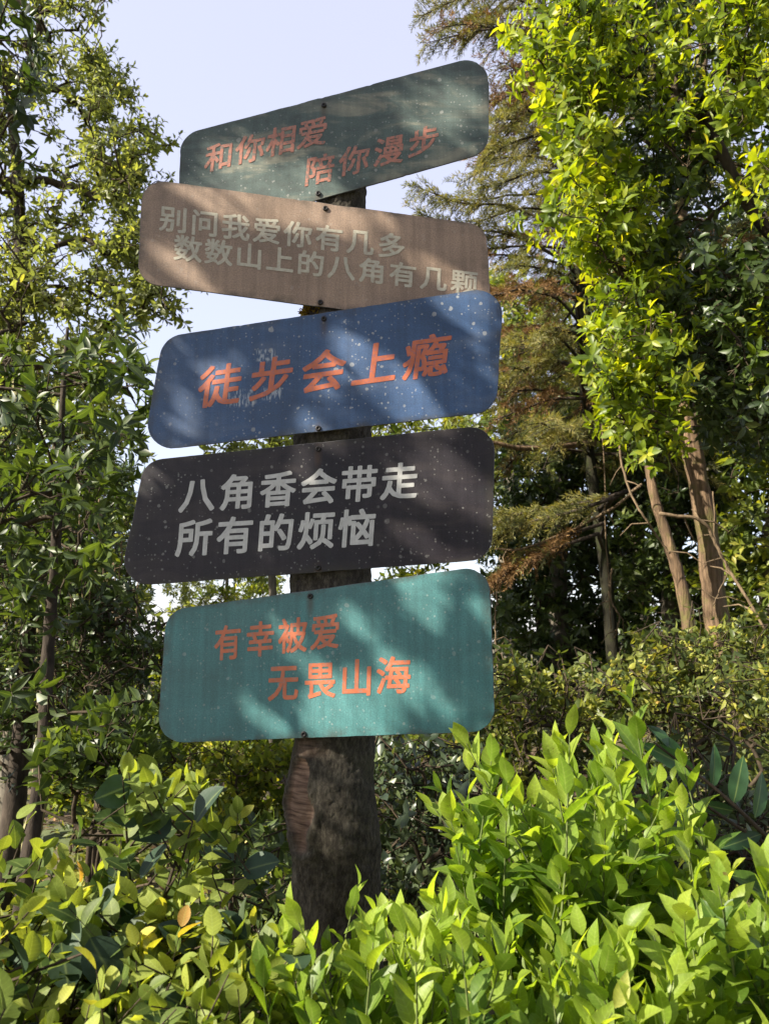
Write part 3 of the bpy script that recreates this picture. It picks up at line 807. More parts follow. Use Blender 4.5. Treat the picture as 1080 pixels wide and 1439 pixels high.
# ------------------------------------------------------------------ plants
def broadleaf(name, label, cat, trunk_ctrl, trunk_r, targets, seed, leaf, leafmat, width, L, shoots=3, m=7, beta=(35, 78), slen=(.10, .22), along=.5, bark='bark_brown',
              up=.35, droop=.05, spread=.6, tip_r=.004, bias=.25, group=None, keep=None, maxr=None, young=.35, limbmat=None, updir=.25, trunk_sides=14):
    rng = np.random.default_rng(seed)
    base = np.array(trunk_ctrl[0], float)
    root = thing(name, label, cat, base.tolist(), group)
    tp = curve_pts(trunk_ctrl, 26)
    tr = np.interp(np.linspace(0, 1, 26), np.linspace(0, 1, len(trunk_r)), trunk_r)
    mb = MB()
    ts = curve_pts(trunk_ctrl, 90); tsr = np.interp(np.linspace(0, 1, 90), np.linspace(0, 1, len(trunk_r)), trunk_r)
    mb.tube(ts, tsr * (1 + .05 * np.sin(np.arange(90) * .9 + seed) + rng.normal(0, .02, 90)), trunk_sides)
    mb.build('trunk', M[bark], root)
    lim, dirs = grow(rng, tp[5:], tr, targets, tip_r, bias=bias, maxr=maxr or trunk_r[-1] * 1.2 + .01)
    S = len(targets)
    D = np.repeat(dirs, shoots, 0) * (1 - spread) + unit(rng.normal(0, 1, (S * shoots, 3))) * spread; D[:, 2] += updir
    D = unit(D); sl = rng.uniform(*slen, S * shoots)
    base_p = np.repeat(np.asarray(targets), shoots, 0)
    tips = base_p + D * sl[:, None]
    if keep is not None:
        k = keep(tips); tips, D, sl, base_p = tips[k], D[k], sl[k], base_p[k]
    for a, b_ in zip(base_p, tips):
        lim.tube([a, (a + b_) / 2 + rng.normal(0, .008, 3), b_], [tip_r * .8, tip_r * .65, tip_r * .4], 3, cap=False, a=.5)
    lim.build('limbs', M[limbmat or 'twig'], root)
    s = shoot_leaves(rng, tips, D, sl, m, beta, along, L, up, droop, young=young)
    if keep is not None:
        sd = unit(np.cross(s[1], s[2])) * s[3][:, None] * width * .5; md = s[0] + s[1] * s[3][:, None] * .5
        k = keep(s[0]) & keep(md) & keep(s[0] + s[1] * s[3][:, None]) & keep(md + sd) & keep(md - sd); s = tuple(x[k] for x in s)
    build_leaves('crown', [s], leaf, leafmat, root, width)
    return root


def gp(px, Y):
    x = (px - 540) / F * Y
    return np.array([x, Y, float(ground_z(x, Y)) - .05])


rng = np.random.default_rng(77)

# big sunlit broadleaf tree at the right, trunk leaning left
J_poly = [(765, -60), (755, 20), (765, 70), (752, 110), (768, 170), (760, 215), (752, 240), (765, 290), (805, 320), (815, 370), (825, 440), (815, 500), (800, 545), (840, 600), (880, 640), (935, 665), (960, 560), (1000, 500), (1080, 520), (1250, 560), (1400, 300), (1350, -250), (900, -260)]
tg = np.concatenate([region(rng, J_poly, (3.9, 6.0), 430, .6, 34), region(rng, [(760, 0), (778, 180), (815, 300), (840, 430), (870, 620), (940, 660), (970, 580), (900, 300), (850, 0)], (3.8, 4.8), 210, .3, 25), region(rng, [(1010, -40), (1120, -60), (1140, 330), (1070, 340), (1030, 240)], (3.7, 4.5), 60, .4, 25)])
broadleaf('broadleaf_tree', 'tall tree with bright lime whorled leaves filling the upper right, thick leaning brown trunk', 'tree',
          [gp(1022, 6.0), P(1008, 880, 6.0), P(992, 740, 6.0), P(966, 600, 6.0), P(950, 480, 6.0), P(955, 300, 6.0), P(985, 100, 6.0), P(1000, -120, 6.0)], [.115, .092, .080, .076, .070, .06, .045, .03],
          tg, 21, 'mid', M['shade_leaf'], .45, .095, shoots=4, m=7, beta=(38, 80), slen=(.08, .20), along=.45, spread=.7, young=.5, tip_r=.0036, maxr=.03)

tg = np.concatenate([region(rng, [(850, -60), (1000, -60), (1040, 120), (1000, 300), (1090, 420), (1060, 540), (950, 560), (900, 480), (880, 330), (840, 180)], (4.4, 5.6), 210, .5, 26), region(rng, [(1080, -100), (1350, -100), (1350, 560), (1080, 560)], (4.0, 5.2), 100, .3, 26), region(rng, [(980, 400), (1090, 330), (1100, 600), (1040, 650), (990, 560)], (3.9, 4.8), 80, .35, 24)])
broadleaf('evergreen_tree', 'dark evergreen tree with drooping older leaves, added for the shaded middle of the upper right foliage', 'tree',
          [gp(1320, 4.6), P(1310, 800, 4.6), P(1270, 600, 4.6), P(1180, 420, 4.5), P(1060, 300, 4.4), P(990, 160, 4.3)], [.10, .09, .08, .06, .04, .025],
          tg, 28, 'mid', M['dark_leaf'], .42, .10, shoots=4, m=7, beta=(45, 95), slen=(.08, .2), along=.6, bark='bark_dark', spread=.7, updir=-.25, up=.5, droop=.35, maxr=.03)  # dark older leaves, also standing in for shade inside the lime crown

# second, thinner trunk beside it
tg = region(rng, [(850, 360), (1000, 330), (1080, 420), (1200, 640), (1040, 640), (1000, 560), (900, 640), (860, 560)], (5.4, 6.6), 120, .4, 30)
broadleaf('slender_tree', 'thin reddish brown trunk leaning left beside the thick leaning trunk', 'tree',
          [gp(975, 5.7), P(962, 850, 5.7), P(938, 760, 5.7), P(917, 690, 5.7), P(908, 620, 5.75), P(905, 520, 5.9)], [.058, .046, .040, .034, .028, .02],
          tg, 22, 'mid', M['dark_leaf'], .40, .10, shoots=3, m=6, bark='bark_brown', spread=.7)

# airy small-leaved tree at the upper left
A_poly = [(-260, -120), (100, -160), (135, -20), (120, 40), (150, 80), (185, 120), (195, 180), (212, 205), (205, 240), (185, 290), (205, 330), (225, 380), (248, 440), (240, 465), (205, 455), (180, 500), (60, 560), (-100, 620), (-300, 500)]
tg = np.concatenate([region(rng, A_poly, (5.4, 7.4), 760, .45, 26), region(rng, [(130, 60), (205, 200), (195, 310), (245, 440), (200, 440), (150, 330), (120, 200)], (5.8, 6.6), 100, .4, 14)])
broadleaf('small_leaved_tree', 'airy tree with small olive green leaves and forking dark limbs against the sky, upper left', 'tree',
          [gp(-40, 6.4), P(-20, 760, 6.4), P(-5, 620, 6.4), P(10, 500, 6.4), P(28, 380, 6.4), P(25, 260, 6.4), P(10, 100, 6.4)], [.14, .12, .11, .10, .07, .05, .03],
          tg, 23, 'mid', M['small_leaf'], .46, .082, shoots=5, m=7, beta=(30, 80), slen=(.08, .22), along=.7, bark='bark_dark', spread=.7, up=.3, droop=.12, tip_r=.005, bias=.12, young=.2)

# dark-leaved boughs at the very top left
tg = region(rng, [(-250, -120), (60, -80), (55, 60), (30, 150), (38, 215), (0, 230), (-200, 260)], (3.3, 4.2), 90, .5, 18)
broadleaf('dark_leaved_tree', 'tree with large dark green leaves at the top left edge, nearest to the viewer', 'tree',
          [gp(-420, 3.9), P(-400, 600, 3.9), P(-330, 300, 3.9), P(-250, 100, 3.9)], [.11, .10, .07, .04],
          tg, 24, 'mid', M['dark_leaf'], .40, .11, shoots=3, m=7, bark='bark_dark', spread=.7)

# sapling with whorled leaves on a thin dark stem at the left
B_poly = [(-120, 500), (110, 470), (190, 490), (205, 560), (195, 640), (165, 690), (150, 760), (90, 830), (30, 900), (-150, 900)]
tg = np.concatenate([region(rng, B_poly, (2.8, 3.9), 105, .3, 26), P(np.array([30, 70, 20, 105, 120, 8]), np.array([690, 700, 790, 800, 800, 960]), np.full(6, 2.9))])
broadleaf('star_anise_sapling', 'sapling with whorls of pointed leaves on a thin dark stem, left of the boards', 'sapling',
          [gp(52, 3.3), P(58, 1080, 3.3), P(66, 940, 3.3), P(76, 800, 3.3), P(84, 680, 3.3), P(88, 560, 3.3), P(95, 460, 3.3)], [.034, .030, .027, .022, .018, .012, .007],
          tg, 25, 'hi', M['sapling_leaf'], .34, .105, shoots=3, m=7, beta=(35, 78), slen=(.07, .16), along=.35, bark='bark_dark', spread=.65, tip_r=.003, maxr=.012, young=.25)

# dark thicket tree behind it, and pale / dark trunks at the lower left
tg = region(rng, [(-40, 560), (130, 580), (180, 700), (180, 760), (180, 860), (180, 960), (170, 1010), (60, 1060), (-40, 1080)], (4.3, 5.3), 360, .4, 22)
broadleaf('shaded_tree', 'dark shaded tree with dense dull leaves and bare twigs behind the thin sapling', 'tree',
          [gp(35, 4.8), P(30, 1050, 4.8), P(38, 900, 4.8), P(60, 760, 4.8), P(90, 640, 4.8)], [.07, .06, .05, .04, .02],
          tg, 26, 'mid', M['dark_leaf'], .42, .075, shoots=3, m=7, bark='bark_dark', spread=.75, bias=.15)
tg = region(rng, [(-80, 300), (60, 330), (110, 560), (60, 700), (-80, 760)], (5.0, 6.0), 90, .4, 26)
broadleaf('pale_trunk_tree', 'slim tree with pale yellowish trunk low at the left edge', 'tree',
          [gp(52, 5.2), P(52, 1140, 5.2), P(58, 1080, 5.2), P(60, 950, 5.2), P(35, 700, 5.3), P(20, 520, 5.4)], [.062, .055, .052, .045, .035, .02],
          tg, 27, 'mid', M['small_leaf'], .42, .09, shoots=3, m=6, bark='bark_pale', spread=.7)

# the tree that stands out of the picture at the left and throws its dappled shade on the boards
def band(x, y, length, w, slope=.74):
    """A slanting sunlit streak: start, horizontal length and half width in photo pixels."""
    dy = length * slope
    return [(x - w * .5, y + w * .6), (x + w * .5, y - w * .6), (x + length + w * .5, y + dy - w * .6), (x + length - w * .5, y + dy + w * .6)]


LIT = [
    # top board
    [(258, 235), (300, 215), (380, 250), (480, 268), (520, 290), (300, 290), (250, 262)], band(270, 178, 60, 24), band(390, 215, 75, 20), band(560, 112, 60, 26), band(620, 100, 60, 14),
    # brown board
    band(215, 345, 60, 14), band(560, 330, 90, 14),
    # blue board
    [(606, 425), (690, 398), (712, 430), (702, 500), (692, 500)], [(452, 470), (480, 455), (560, 520), (630, 588), (560, 598), (520, 545)], band(215, 560, 95, 17), band(208, 600, 60, 15), band(262, 535, 120, 18), band(300, 500, 130, 16), band(240, 478, 70, 22), band(340, 470, 110, 18), band(390, 455, 60, 14),
    # dark grey board
    band(590, 640, 110, 30), band(545, 655, 70, 14), band(230, 670, 60, 16), band(560, 740, 70, 14),
    # teal board
    [(585, 830), (625, 812), (650, 850), (700, 915), (655, 925), (612, 868)], [(625, 803), (690, 790), (700, 880), (680, 868)], [(400, 950), (470, 945), (500, 985), (560, 1036), (420, 1042)], band(500, 965, 90, 22), band(560, 960, 90, 14), band(265, 935, 80, 14), band(470, 855, 90, 12), band(335, 850, 80, 16), 
    # post
    [(398, 1080), (445, 1075), (450, 1165), (400, 1170)],
]


def keep_shade(p):
    """Leaves whose shadow would fall in the sunlit patches of the boards, or on the sunlit shrubs in front, are absent."""
    t = (p[..., 1] - 2.0) / SUN[1]
    q = p - SUN * t[..., None]
    x, y = to_px(np.where(np.abs(q) < 50, q, 50))
    ok = np.ones(len(p), bool)
    for poly in LIT:
        c = np.mean(poly, axis=0)
        ok &= ~in_poly(x, y, [tuple(c + (np.array(v) - c) * 1.08) for v in poly])
    t2 = (p[..., 1] - 1.45) / SUN[1]
    q2 = p - SUN * t2[..., None]
    ok &= ~((q2[..., 0] > -.30) & (q2[..., 2] < 1.42) & (q2[..., 2] > .2) & (q2[..., 0] < 1.6))
    low = (q2[..., 0] > -1.1) & (q2[..., 0] <= -.30) & (q2[..., 2] < 1.38)
    gap = np.sin(q2[..., 0] * 23 + 1.3) * np.sin(q2[..., 2] * 19 + q2[..., 0] * 9) > -.35
    ok &= ~(low & gap)
    return ok


r3 = np.random.default_rng(31)
a = poly_sample(r3, [(150, 40), (720, 40), (720, 820), (700, 1060), (560, 1360), (150, 1300)], 330)
tg = P(a[:, 0], a[:, 1], np.full(len(a), 2.0)) + SUN * r3.uniform(2.7, 4.5, (len(a), 1))
b = r3.normal(0, 1, (90, 3)) * np.array([.7, .35, .6]) + np.array([-3.0, .7, 4.3])
tg = np.concatenate([tg, b])
tg = tg[keep_shade(tg)]
broadleaf('overhanging_tree', 'leafy tree standing out of the picture on the left and shading the boards', 'tree',
          [(-4.0, .8, float(ground_z(-4.0, .8)) - .05), (-3.95, .8, 1.4), (-3.7, .85, 2.6), (-3.3, .8, 3.6), (-3.0, .7, 4.6)], [.16, .14, .12, .08, .04],
          tg, 32, 'mid', M['shade_leaf'], .42, .09, shoots=4, m=8, spread=.75, keep=keep_shade, tip_r=.0018, maxr=.03)

# conifer with drooping boughs behind the boards
def conifer():
    rng = np.random.default_rng(41)
    base = gp(858, 7.5)
    root = thing('conifer_tree', 'tall conifer with drooping needle boughs, some brown and dead, between boards and broadleaf tree', 'tree', base.tolist())
    X, Y = base[0], 7.5
    top = 11.0
    ctrl = [base, P(850, 800, Y), P(828, 640, Y), P(815, 450, Y), P(800, 200, Y), P(790, -100, Y), P(785, -330, Y)]
    tp = curve_pts(ctrl, 120); tr = np.interp(np.linspace(0, 1, 120), [0, .25, 1], [.065, .055, .03])
    mb = MB(); mb.tube(tp, tr, 12); mb.build('trunk', M['bark_mossy_shaded'], root)
    lim = MB(); green = []; dead = []

    def sprays(pts, ln, d, isdead, dens=1.0, size=1.0):
        n = len(pts); t = np.linspace(0, 1, n)
        for u in np.linspace(.18, 1, int((11 + ln * 7) * dens)):
            if rng.uniform() < (.3 if isdead else .06): continue
            p = np.array([np.interp(u, t, pts[:, w]) for w in range(3)])
            for sgn in (-1, 1):
                sd = unit(d * .75 + sgn * np.array([-d[1], d[0], 0]) * rng.uniform(.4, 1.2) + np.array([0, 0, -rng.uniform(-.1, 1.0)]))
                sl = rng.uniform(.16, .38) * (1.15 - .5 * u) * size
                e = p + sd * sl
                lim.tube([p, (p + e) / 2 + [0, 0, .01], e], [.004, .003, .0015], 3, cap=False, a=.4)
                m = int(30 + sl * 90)
                v = rng.uniform(.08, 1.03, m)
                O = p + sd * (sl * v)[:, None] + np.stack([0 * v, 0 * v, .04 * np.sin(v * 3.14)], -1)
                e1, e2 = basis(sd[None]); ph = rng.uniform(0, 6.28, m)
                rd = np.cos(ph)[:, None] * e1 + np.sin(ph)[:, None] * e2
                A = sd * rng.uniform(.5, .9, (m, 1)) + rd * rng.uniform(.5, .9, (m, 1))
                rv = np.clip(rng.uniform(0, .5) + rng.uniform(0, .5, m), 0, 1)
                st = (O, A, rng.normal(0, 1, (m, 3)), rng.uniform(.035, .070, m), rv)
                (dead if isdead and rng.uniform() < .85 else green).append(st)

    for z in np.arange(3.3, tp[-1][2] - .4, .20):
        k = int(np.argmin(np.abs(tp[:, 2] - z))); c = tp[k]
        nb = 4
        a0 = rng.uniform(0, 6.28)
        for q in range(nb):
            an = a0 + q * 2 * math.pi / nb + rng.normal(0, .35)
            ln = (1.95 - .10 * max(0, z - 2.5)) * rng.uniform(.6, 1.12)
            if z < 2.2: ln *= .8
            isdead = rng.uniform() < .40
            d = np.array([math.cos(an), math.sin(an), 0])
            n = 9; t = np.linspace(0, 1, n)
            sag = rng.uniform(.25, .55)
            pts = c + d * (ln * t)[:, None] + np.stack([0 * t, 0 * t, .18 * ln * t - sag * ln * t ** 2], -1) + np.cumsum(rng.normal(0, .018, (n, 3)), 0)
            lim.tube(pts, np.interp(t, [0, 1], [.018, .005]), 5, cap=False, a=float(rng.uniform()))
            sprays(pts, ln, d, isdead)
    # boughs that can be told apart: two tips against the sky, brown and yellow-green drooping ones near the boards
    for ctrl, Yb, isdead, dens, size in (
            ([(790, 60), (720, 40), (660, 45), (600, 60)], 7.0, False, 1.3, 1.0), ([(780, 20), (700, -10), (640, 0), (592, 22)], 7.1, False, 1.2, 1.0),
            ([(800, 330), (720, 290), (650, 285), (585, 262)], 7.0, False, 1.3, 1.0), ([(800, 370), (720, 330), (650, 320), (590, 300)], 7.2, False, 1.2, .9),
            ([(810, 200), (760, 190), (720, 200), (690, 215)], 6.8, False, 1.3, 1.1), ([(810, 260), (760, 240), (710, 255), (680, 262)], 6.7, False, 1.3, 1.1),
            ([(812, 130), (770, 120), (730, 130), (695, 140)], 6.8, True, 1.2, 1.0),
            ([(810, 420), (765, 400), (720, 405), (690, 420)], 6.8, True, 1.3, 1.0), ([(815, 470), (770, 460), (730, 470), (695, 490)], 6.6, True, 1.0, .9),
            ([(815, 520), (775, 505), (735, 520), (700, 545)], 6.6, False, 1.3, 1.0), ([(820, 560), (780, 560), (735, 575), (695, 590)], 6.7, True, 1.2, 1.0),
            ([(880, 690), (830, 705), (760, 715), (690, 735)], 6.5, False, 1.5, 1.1), ([(860, 700), (800, 720), (740, 735), (695, 760)], 6.3, False, 1.4, 1.0),
            ([(850, 735), (790, 755), (740, 785), (695, 820)], 6.5, True, 1.5, 1.0), ([(840, 750), (770, 775), (720, 800), (680, 835)], 6.3, True, 1.3, .9)):
        pts = curve_pts([P(a, b, Yb + rng.uniform(-.15, .15)) for a, b in ctrl], 12)
        lim.tube(np.concatenate([[tp[int(np.argmin(np.abs(tp[:, 2] - pts[0][2])))]], pts]), np.linspace(.02, .005, 13), 5, cap=False, a=.5)
        d = unit((pts[-1] - pts[0]) * [1, 1, .3]); sprays(pts, float(np.linalg.norm(pts[-1] - pts[0])), d, isdead, dens, size)
    lim.build('boughs', M['bark_dark'], root)
    # needles as slim two-face slivers
    build_leaves('needles', green, 'lo', M['needle'], root, .11)
    build_leaves('dead_needles', dead, 'lo', M['dead_needle'], root, .11)
    # mossy dead bough reaching left at sign height
    mb = MB(); b = curve_pts([P(835, 622, 7.45), P(780, 628, 7.2), P(730, 630, 7.0), P(690, 622, 6.9), P(640, 628, 6.8)], 20)
    mb.tube(b, np.linspace(.035, .012, 20), 7); mb.build('mossy_bough', M['bark_brown'], root)


conifer()


def shrub(name, label, poly, Yr, n, seed, leaf, mat, width, L, root_px, Yroot, shoots=2, m=8, beta=(25, 62), slen=(.14, .26), along=.85, spread=.35, stem='twig', tip_r=.0028, up=.3, droop=0, clump=.2, cspread=25, young=.5, updir=.5, group=None, old=None, oldfrac=0, cat='shrub', extra=None, nstem=5, leafname='foliage', fixed_dir=None):
    rng = np.random.default_rng(seed)
    base = gp(root_px, Yroot)
    root = thing(name, label, cat, base.tolist(), group)
    a = poly_sample(rng, poly, n, clump, cspread)
    if extra is not None:
        a = np.concatenate([a, np.array(extra, float)])
    tg = P(a[:, 0], a[:, 1], rng.uniform(Yr[0], Yr[1], len(a)))
    gz = ground_z(tg[:, 0], tg[:, 1]); tg[:, 2] = np.maximum(tg[:, 2], gz + .12)
    # a fan of main stems from the root
    zmax = tg[:, 2].max(); stems = MB(); nodes = []
    cxy = tg.mean(0)
    for k in range(nstem):
        far = tg[rng.integers(0, len(tg))]
        h = base + (far - base) * .55; h[2] = base[2] + (far[2] - base[2]) * .5
        s = curve_pts([base + rng.normal(0, .02, 3) * [1, 1, 0], (base + h) / 2 + rng.normal(0, .04, 3) + [0, 0, .04], h], 8)
        nodes += list(s)
        stems.tube(s, np.linspace(tip_r * 4.2, tip_r * 2.4, 8), 6, cap=False, a=float(rng.uniform()))
    D = None
    S = len(tg) * shoots
    sl = rng.uniform(*slen, S)
    D = unit(rng.normal(0, 1, (S, 3))) * spread; D[:, 2] += updir
    lean = unit((np.repeat(tg, shoots, 0) - base) * [1, 1, .2]); D = unit(D + lean * .25)
    tips = np.repeat(tg, shoots, 0) + rng.normal(0, .012, (S, 3)) * (shoots > 1)
    bases = tips - D * sl[:, None]
    lim, _ = grow(rng, np.array(nodes), [.01], bases[::shoots], tip_r, wob=.12, bias=.3, maxr=tip_r * 3)
    stems.V += lim.V; stems.F += [tuple(i + stems.n for i in f) for f in lim.F]; stems.n += lim.n; stems.A += lim.A
    for i in range(S):
        q = bases[i]; stems.tube([bases[i - i % shoots], q * .6 + tips[i] * .4 + rng.normal(0, .004, 3), tips[i]], [tip_r, tip_r * .8, tip_r * .35], 4, cap=False, a=.6)
    stems.build('stems', M[stem], root)
    s = shoot_leaves(rng, tips, D, sl, m, beta, along, L, up, droop, young=young)
    if old is not None:
        k = rng.uniform(0, 1, len(s[0])) < oldfrac * (1.3 - s[4])
        so = tuple(x[k] for x in s); s = tuple(x[~k] for x in s)
        so = (so[0], unit(so[1] + rng.normal(0, .5, so[1].shape) - [0, 0, .5]), so[2], so[3] * 1.35, so[4])
        build_leaves('old_leaves', [so], leaf, old, root, width * 1.15)
    build_leaves(leafname, [s], leaf, mat, root, width)
    return root


# --- sunlit lime shrubs at the front right
G1 = 'lime leaved shrubs in front of the post'
kw = dict(leaf='hi', mat=M['lime'], width=.47, stem='green_stem', m=12, tip_r=.0024, beta=(14, 50), shoots=1, slen=(.20, .36), along=.92, spread=.28, group=None)
shrub('lime_shrub', 'tallest lime shrub, its upright shoots rising right of the post', [(600, 1130), (660, 1070), (700, 1085), (780, 1050), (820, 1060), (880, 1020), (900, 1080), (960, 1130), (1000, 1180), (1040, 1330), (900, 1400), (760, 1360), (680, 1260), (640, 1190)], (1.35, 1.85), 125, 51,
      L=.083, root_px=830, Yroot=1.65, extra=[(888, 990), (880, 1030), (800, 1030), (788, 1050), (655, 1045), (620, 1110), (690, 1070), (945, 1100)], **kw)
shrub('lime_shrub', 'low lime shrub at the bottom edge right of the post, nearest to the viewer', [(560, 1270), (600, 1250), (700, 1290), (800, 1330), (880, 1300), (960, 1330), (990, 1520), (560, 1520)], (1.05, 1.35), 54, 52,
      L=.080, root_px=760, Yroot=1.25, **kw)
shrub('lime_shrub', 'lime shrub with pale sunlit leaf tips at the lower right edge', [(960, 1230), (1010, 1185), (1080, 1200), (1250, 1230), (1250, 1500), (960, 1480)], (1.15, 1.6), 64, 53,
      L=.081, root_px=1120, Yroot=1.4, **kw)
shrub('lime_shrub', 'lime shrub overlapping the foot of the post', [(360, 1330), (420, 1300), (500, 1310), (560, 1265), (610, 1290), (600, 1520), (430, 1520), (360, 1440)], (1.1, 1.5), 62, 54,
      L=.070, root_px=520, Yroot=1.3, extra=[(503, 1245), (530, 1290), (415, 1285), (395, 1300)], **kw)

# --- oval-leaved shrubs at the front left
kw = dict(leaf='oval', width=.58, stem='twig', m=8, tip_r=.0026, beta=(22, 68), old=M['oval_old'], oldfrac=.10, mat=M['oval'], spread=.55, clump=.25)
shrub('oval_leaved_shrub', 'shrub with round yellow-green leaves and bare dark twigs left of the post', [(120, 1190), (170, 1130), (210, 1095), (270, 1085), (320, 1110), (325, 1180), (300, 1250), (330, 1320), (300, 1400), (120, 1400), (90, 1290)], (1.25, 1.75), 52, 61,
      L=.058, root_px=200, Yroot=1.5, extra=[(205, 1105), (255, 1085), (290, 1095), (330, 1150), (165, 1150)], **kw)
shrub('oval_leaved_shrub', 'shrub with round leaves and large dark glossy old leaves at the lower left corner', [(-140, 1180), (0, 1150), (60, 1140), (110, 1180), (130, 1290), (120, 1500), (-140, 1500)], (1.1, 1.6), 52, 62,
      L=.058, root_px=-10, Yroot=1.35, **kw)
shrub('oval_leaved_shrub', 'low shrub with yellow and green oval leaves at the bottom edge left of the post', [(110, 1380), (200, 1350), (300, 1340), (370, 1290), (400, 1330), (400, 1500), (110, 1500)], (1.05, 1.35), 46, 63,
      L=.055, root_px=270, Yroot=1.25, **kw)

# --- plant with long dark leaves at the right
def long_leaf_plant():
    rng = np.random.default_rng(66)
    base = gp(1200, 2.1)
    root = thing('long_leaved_plant', 'plant with a few long dark green leaves on an arching stem, right edge', 'plant', base.tolist())
    st = curve_pts([base, P(1150, 1260, 2.1), P(1075, 1175, 2.0), P(1000, 1105, 2.0), P(920, 1045, 1.98)], 24)
    st2 = curve_pts([P(1110, 1205, 2.04), P(1040, 1165, 2.0), P(980, 1125, 1.97), P(940, 1110, 1.95)], 14)
    mb = MB(); mb.tube(st, np.linspace(.009, .003, 24), 7); mb.tube(st2, np.linspace(.006, .002, 14), 6); mb.build('stem', M['twig'], root)
    # leaf base px, tip px
    lv = [((935, 1055), (925, 1035), .09), ((960, 1075), (935, 1040), .14), ((975, 1085), (905, 1045), .15), ((1000, 1108), (1008, 1045), .15), ((1030, 1130), (1045, 1062), .15), ((1060, 1150), (1075, 1085), .14),
          ((1030, 1140), (980, 1130), .13), ((985, 1128), (930, 1140), .12), ((1070, 1172), (1020, 1190), .13), ((1100, 1200), (1130, 1130), .16)]
    O = []; A = []; L = []
    for (a, b, ln) in lv:
        p = P(*a, 2.0); q = P(*b, 2.0 + rng.uniform(-.04, .04)); d = q - p
        O.append(p); A.append(d); L.append(max(np.linalg.norm(d), .11))
    n = len(O)
    N = np.array([[.1, -.9, .45]] * n) + rng.normal(0, .3, (n, 3))
    build_leaves('foliage', [(np.array(O), np.array(A), N, np.array(L), rng.uniform(0, 1, n))], 'lance', M['long_leaf'], root, .34)


long_leaf_plant()

# --- mid distance shrubs
kw = dict(leaf='mid', width=.50, m=8, slen=(.10, .24), spread=.8, updir=.25, beta=(30, 75), tip_r=.0035, clump=.35, mat=M['hedge_leaf'], shoots=3)
shrub('small_leaved_shrub', 'rounded shrub with small mixed leaves just right of the teal board', [(640, 960), (700, 915), (770, 925), (830, 950), (850, 1010), (800, 1090), (700, 1110), (640, 1060)], (3.9, 4.8), 120, 71, L=.066, root_px=740, Yroot=4.3, **kw)
shrub('small_leaved_shrub', 'shrub below the leaning trunks with yellowish leaf tips', [(820, 960), (860, 915), (920, 890), (1000, 880), (1080, 890), (1090, 990), (980, 1010), (880, 1040)], (4.4, 5.4), 150, 72, L=.066, root_px=950, Yroot=5.0, **kw)
shrub('small_leaved_shrub', 'greyish green shrub with thin bare stems at the right edge', [(960, 960), (1040, 930), (1200, 900), (1250, 1060), (1040, 1010), (990, 1020)], (3.4, 4.2), 80, 73, L=.060, root_px=1060, Yroot=3.8, **kw)
kw['mat'] = M['blue_leaf']
shrub('small_leaved_shrub', 'shaded shrub with bluish leaves just right of the post', [(520, 1060), (600, 1045), (680, 1050), (700, 1130), (640, 1230), (560, 1300), (520, 1290)], (2.9, 3.7), 95, 74, L=.060, root_px=610, Yroot=3.3, **kw)
shrub('small_leaved_shrub', 'dark shrub under the long arching leaves, behind the lime shoots', [(880, 1080), (960, 1060), (1080, 1080), (1150, 1200), (980, 1250), (880, 1180)], (2.6, 3.2), 60, 75, L=.055, root_px=1000, Yroot=2.9, **kw)
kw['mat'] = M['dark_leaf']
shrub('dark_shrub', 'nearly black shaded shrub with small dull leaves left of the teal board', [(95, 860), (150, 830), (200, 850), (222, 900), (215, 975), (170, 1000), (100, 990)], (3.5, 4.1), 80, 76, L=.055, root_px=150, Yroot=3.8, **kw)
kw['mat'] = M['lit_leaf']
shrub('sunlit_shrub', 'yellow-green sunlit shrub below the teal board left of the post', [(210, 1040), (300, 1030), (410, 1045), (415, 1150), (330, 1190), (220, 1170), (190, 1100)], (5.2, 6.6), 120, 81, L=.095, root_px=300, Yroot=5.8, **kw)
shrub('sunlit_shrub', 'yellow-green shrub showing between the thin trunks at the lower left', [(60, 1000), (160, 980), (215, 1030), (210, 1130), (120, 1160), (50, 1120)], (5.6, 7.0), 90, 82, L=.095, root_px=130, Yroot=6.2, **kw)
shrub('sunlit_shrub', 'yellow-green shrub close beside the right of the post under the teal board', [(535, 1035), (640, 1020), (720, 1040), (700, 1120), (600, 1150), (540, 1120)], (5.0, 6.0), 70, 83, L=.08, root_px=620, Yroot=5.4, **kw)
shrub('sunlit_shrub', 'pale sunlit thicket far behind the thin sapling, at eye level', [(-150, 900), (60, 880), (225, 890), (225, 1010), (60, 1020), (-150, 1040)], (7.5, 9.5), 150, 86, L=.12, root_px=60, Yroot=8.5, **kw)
shrub('sunlit_shrub', 'pale sunlit thicket far behind the foot of the teal board', [(210, 920), (420, 900), (430, 1060), (210, 1080)], (7.0, 8.0), 90, 87, L=.12, root_px=320, Yroot=7.5, **kw)
kw['mat'] = M['sapling_leaf']; kw['spread'] = .6
shrub('leafy_shrub', 'dark green shrub with thin upright stems between oval shrub and post', [(300, 1150), (340, 1100), (410, 1090), (415, 1290), (340, 1320), (280, 1220)], (2.6, 3.3), 26, 84, L=.072, root_px=350, Yroot=2.9, **kw)
shrub('leafy_shrub', 'shrub with pointed green leaves between the thin sapling and the teal board', [(120, 990), (190, 1000), (222, 960), (225, 1060), (180, 1080), (90, 1090), (60, 1060)], (2.5, 3.1), 34, 85, L=.078, root_px=150, Yroot=2.8, **kw)

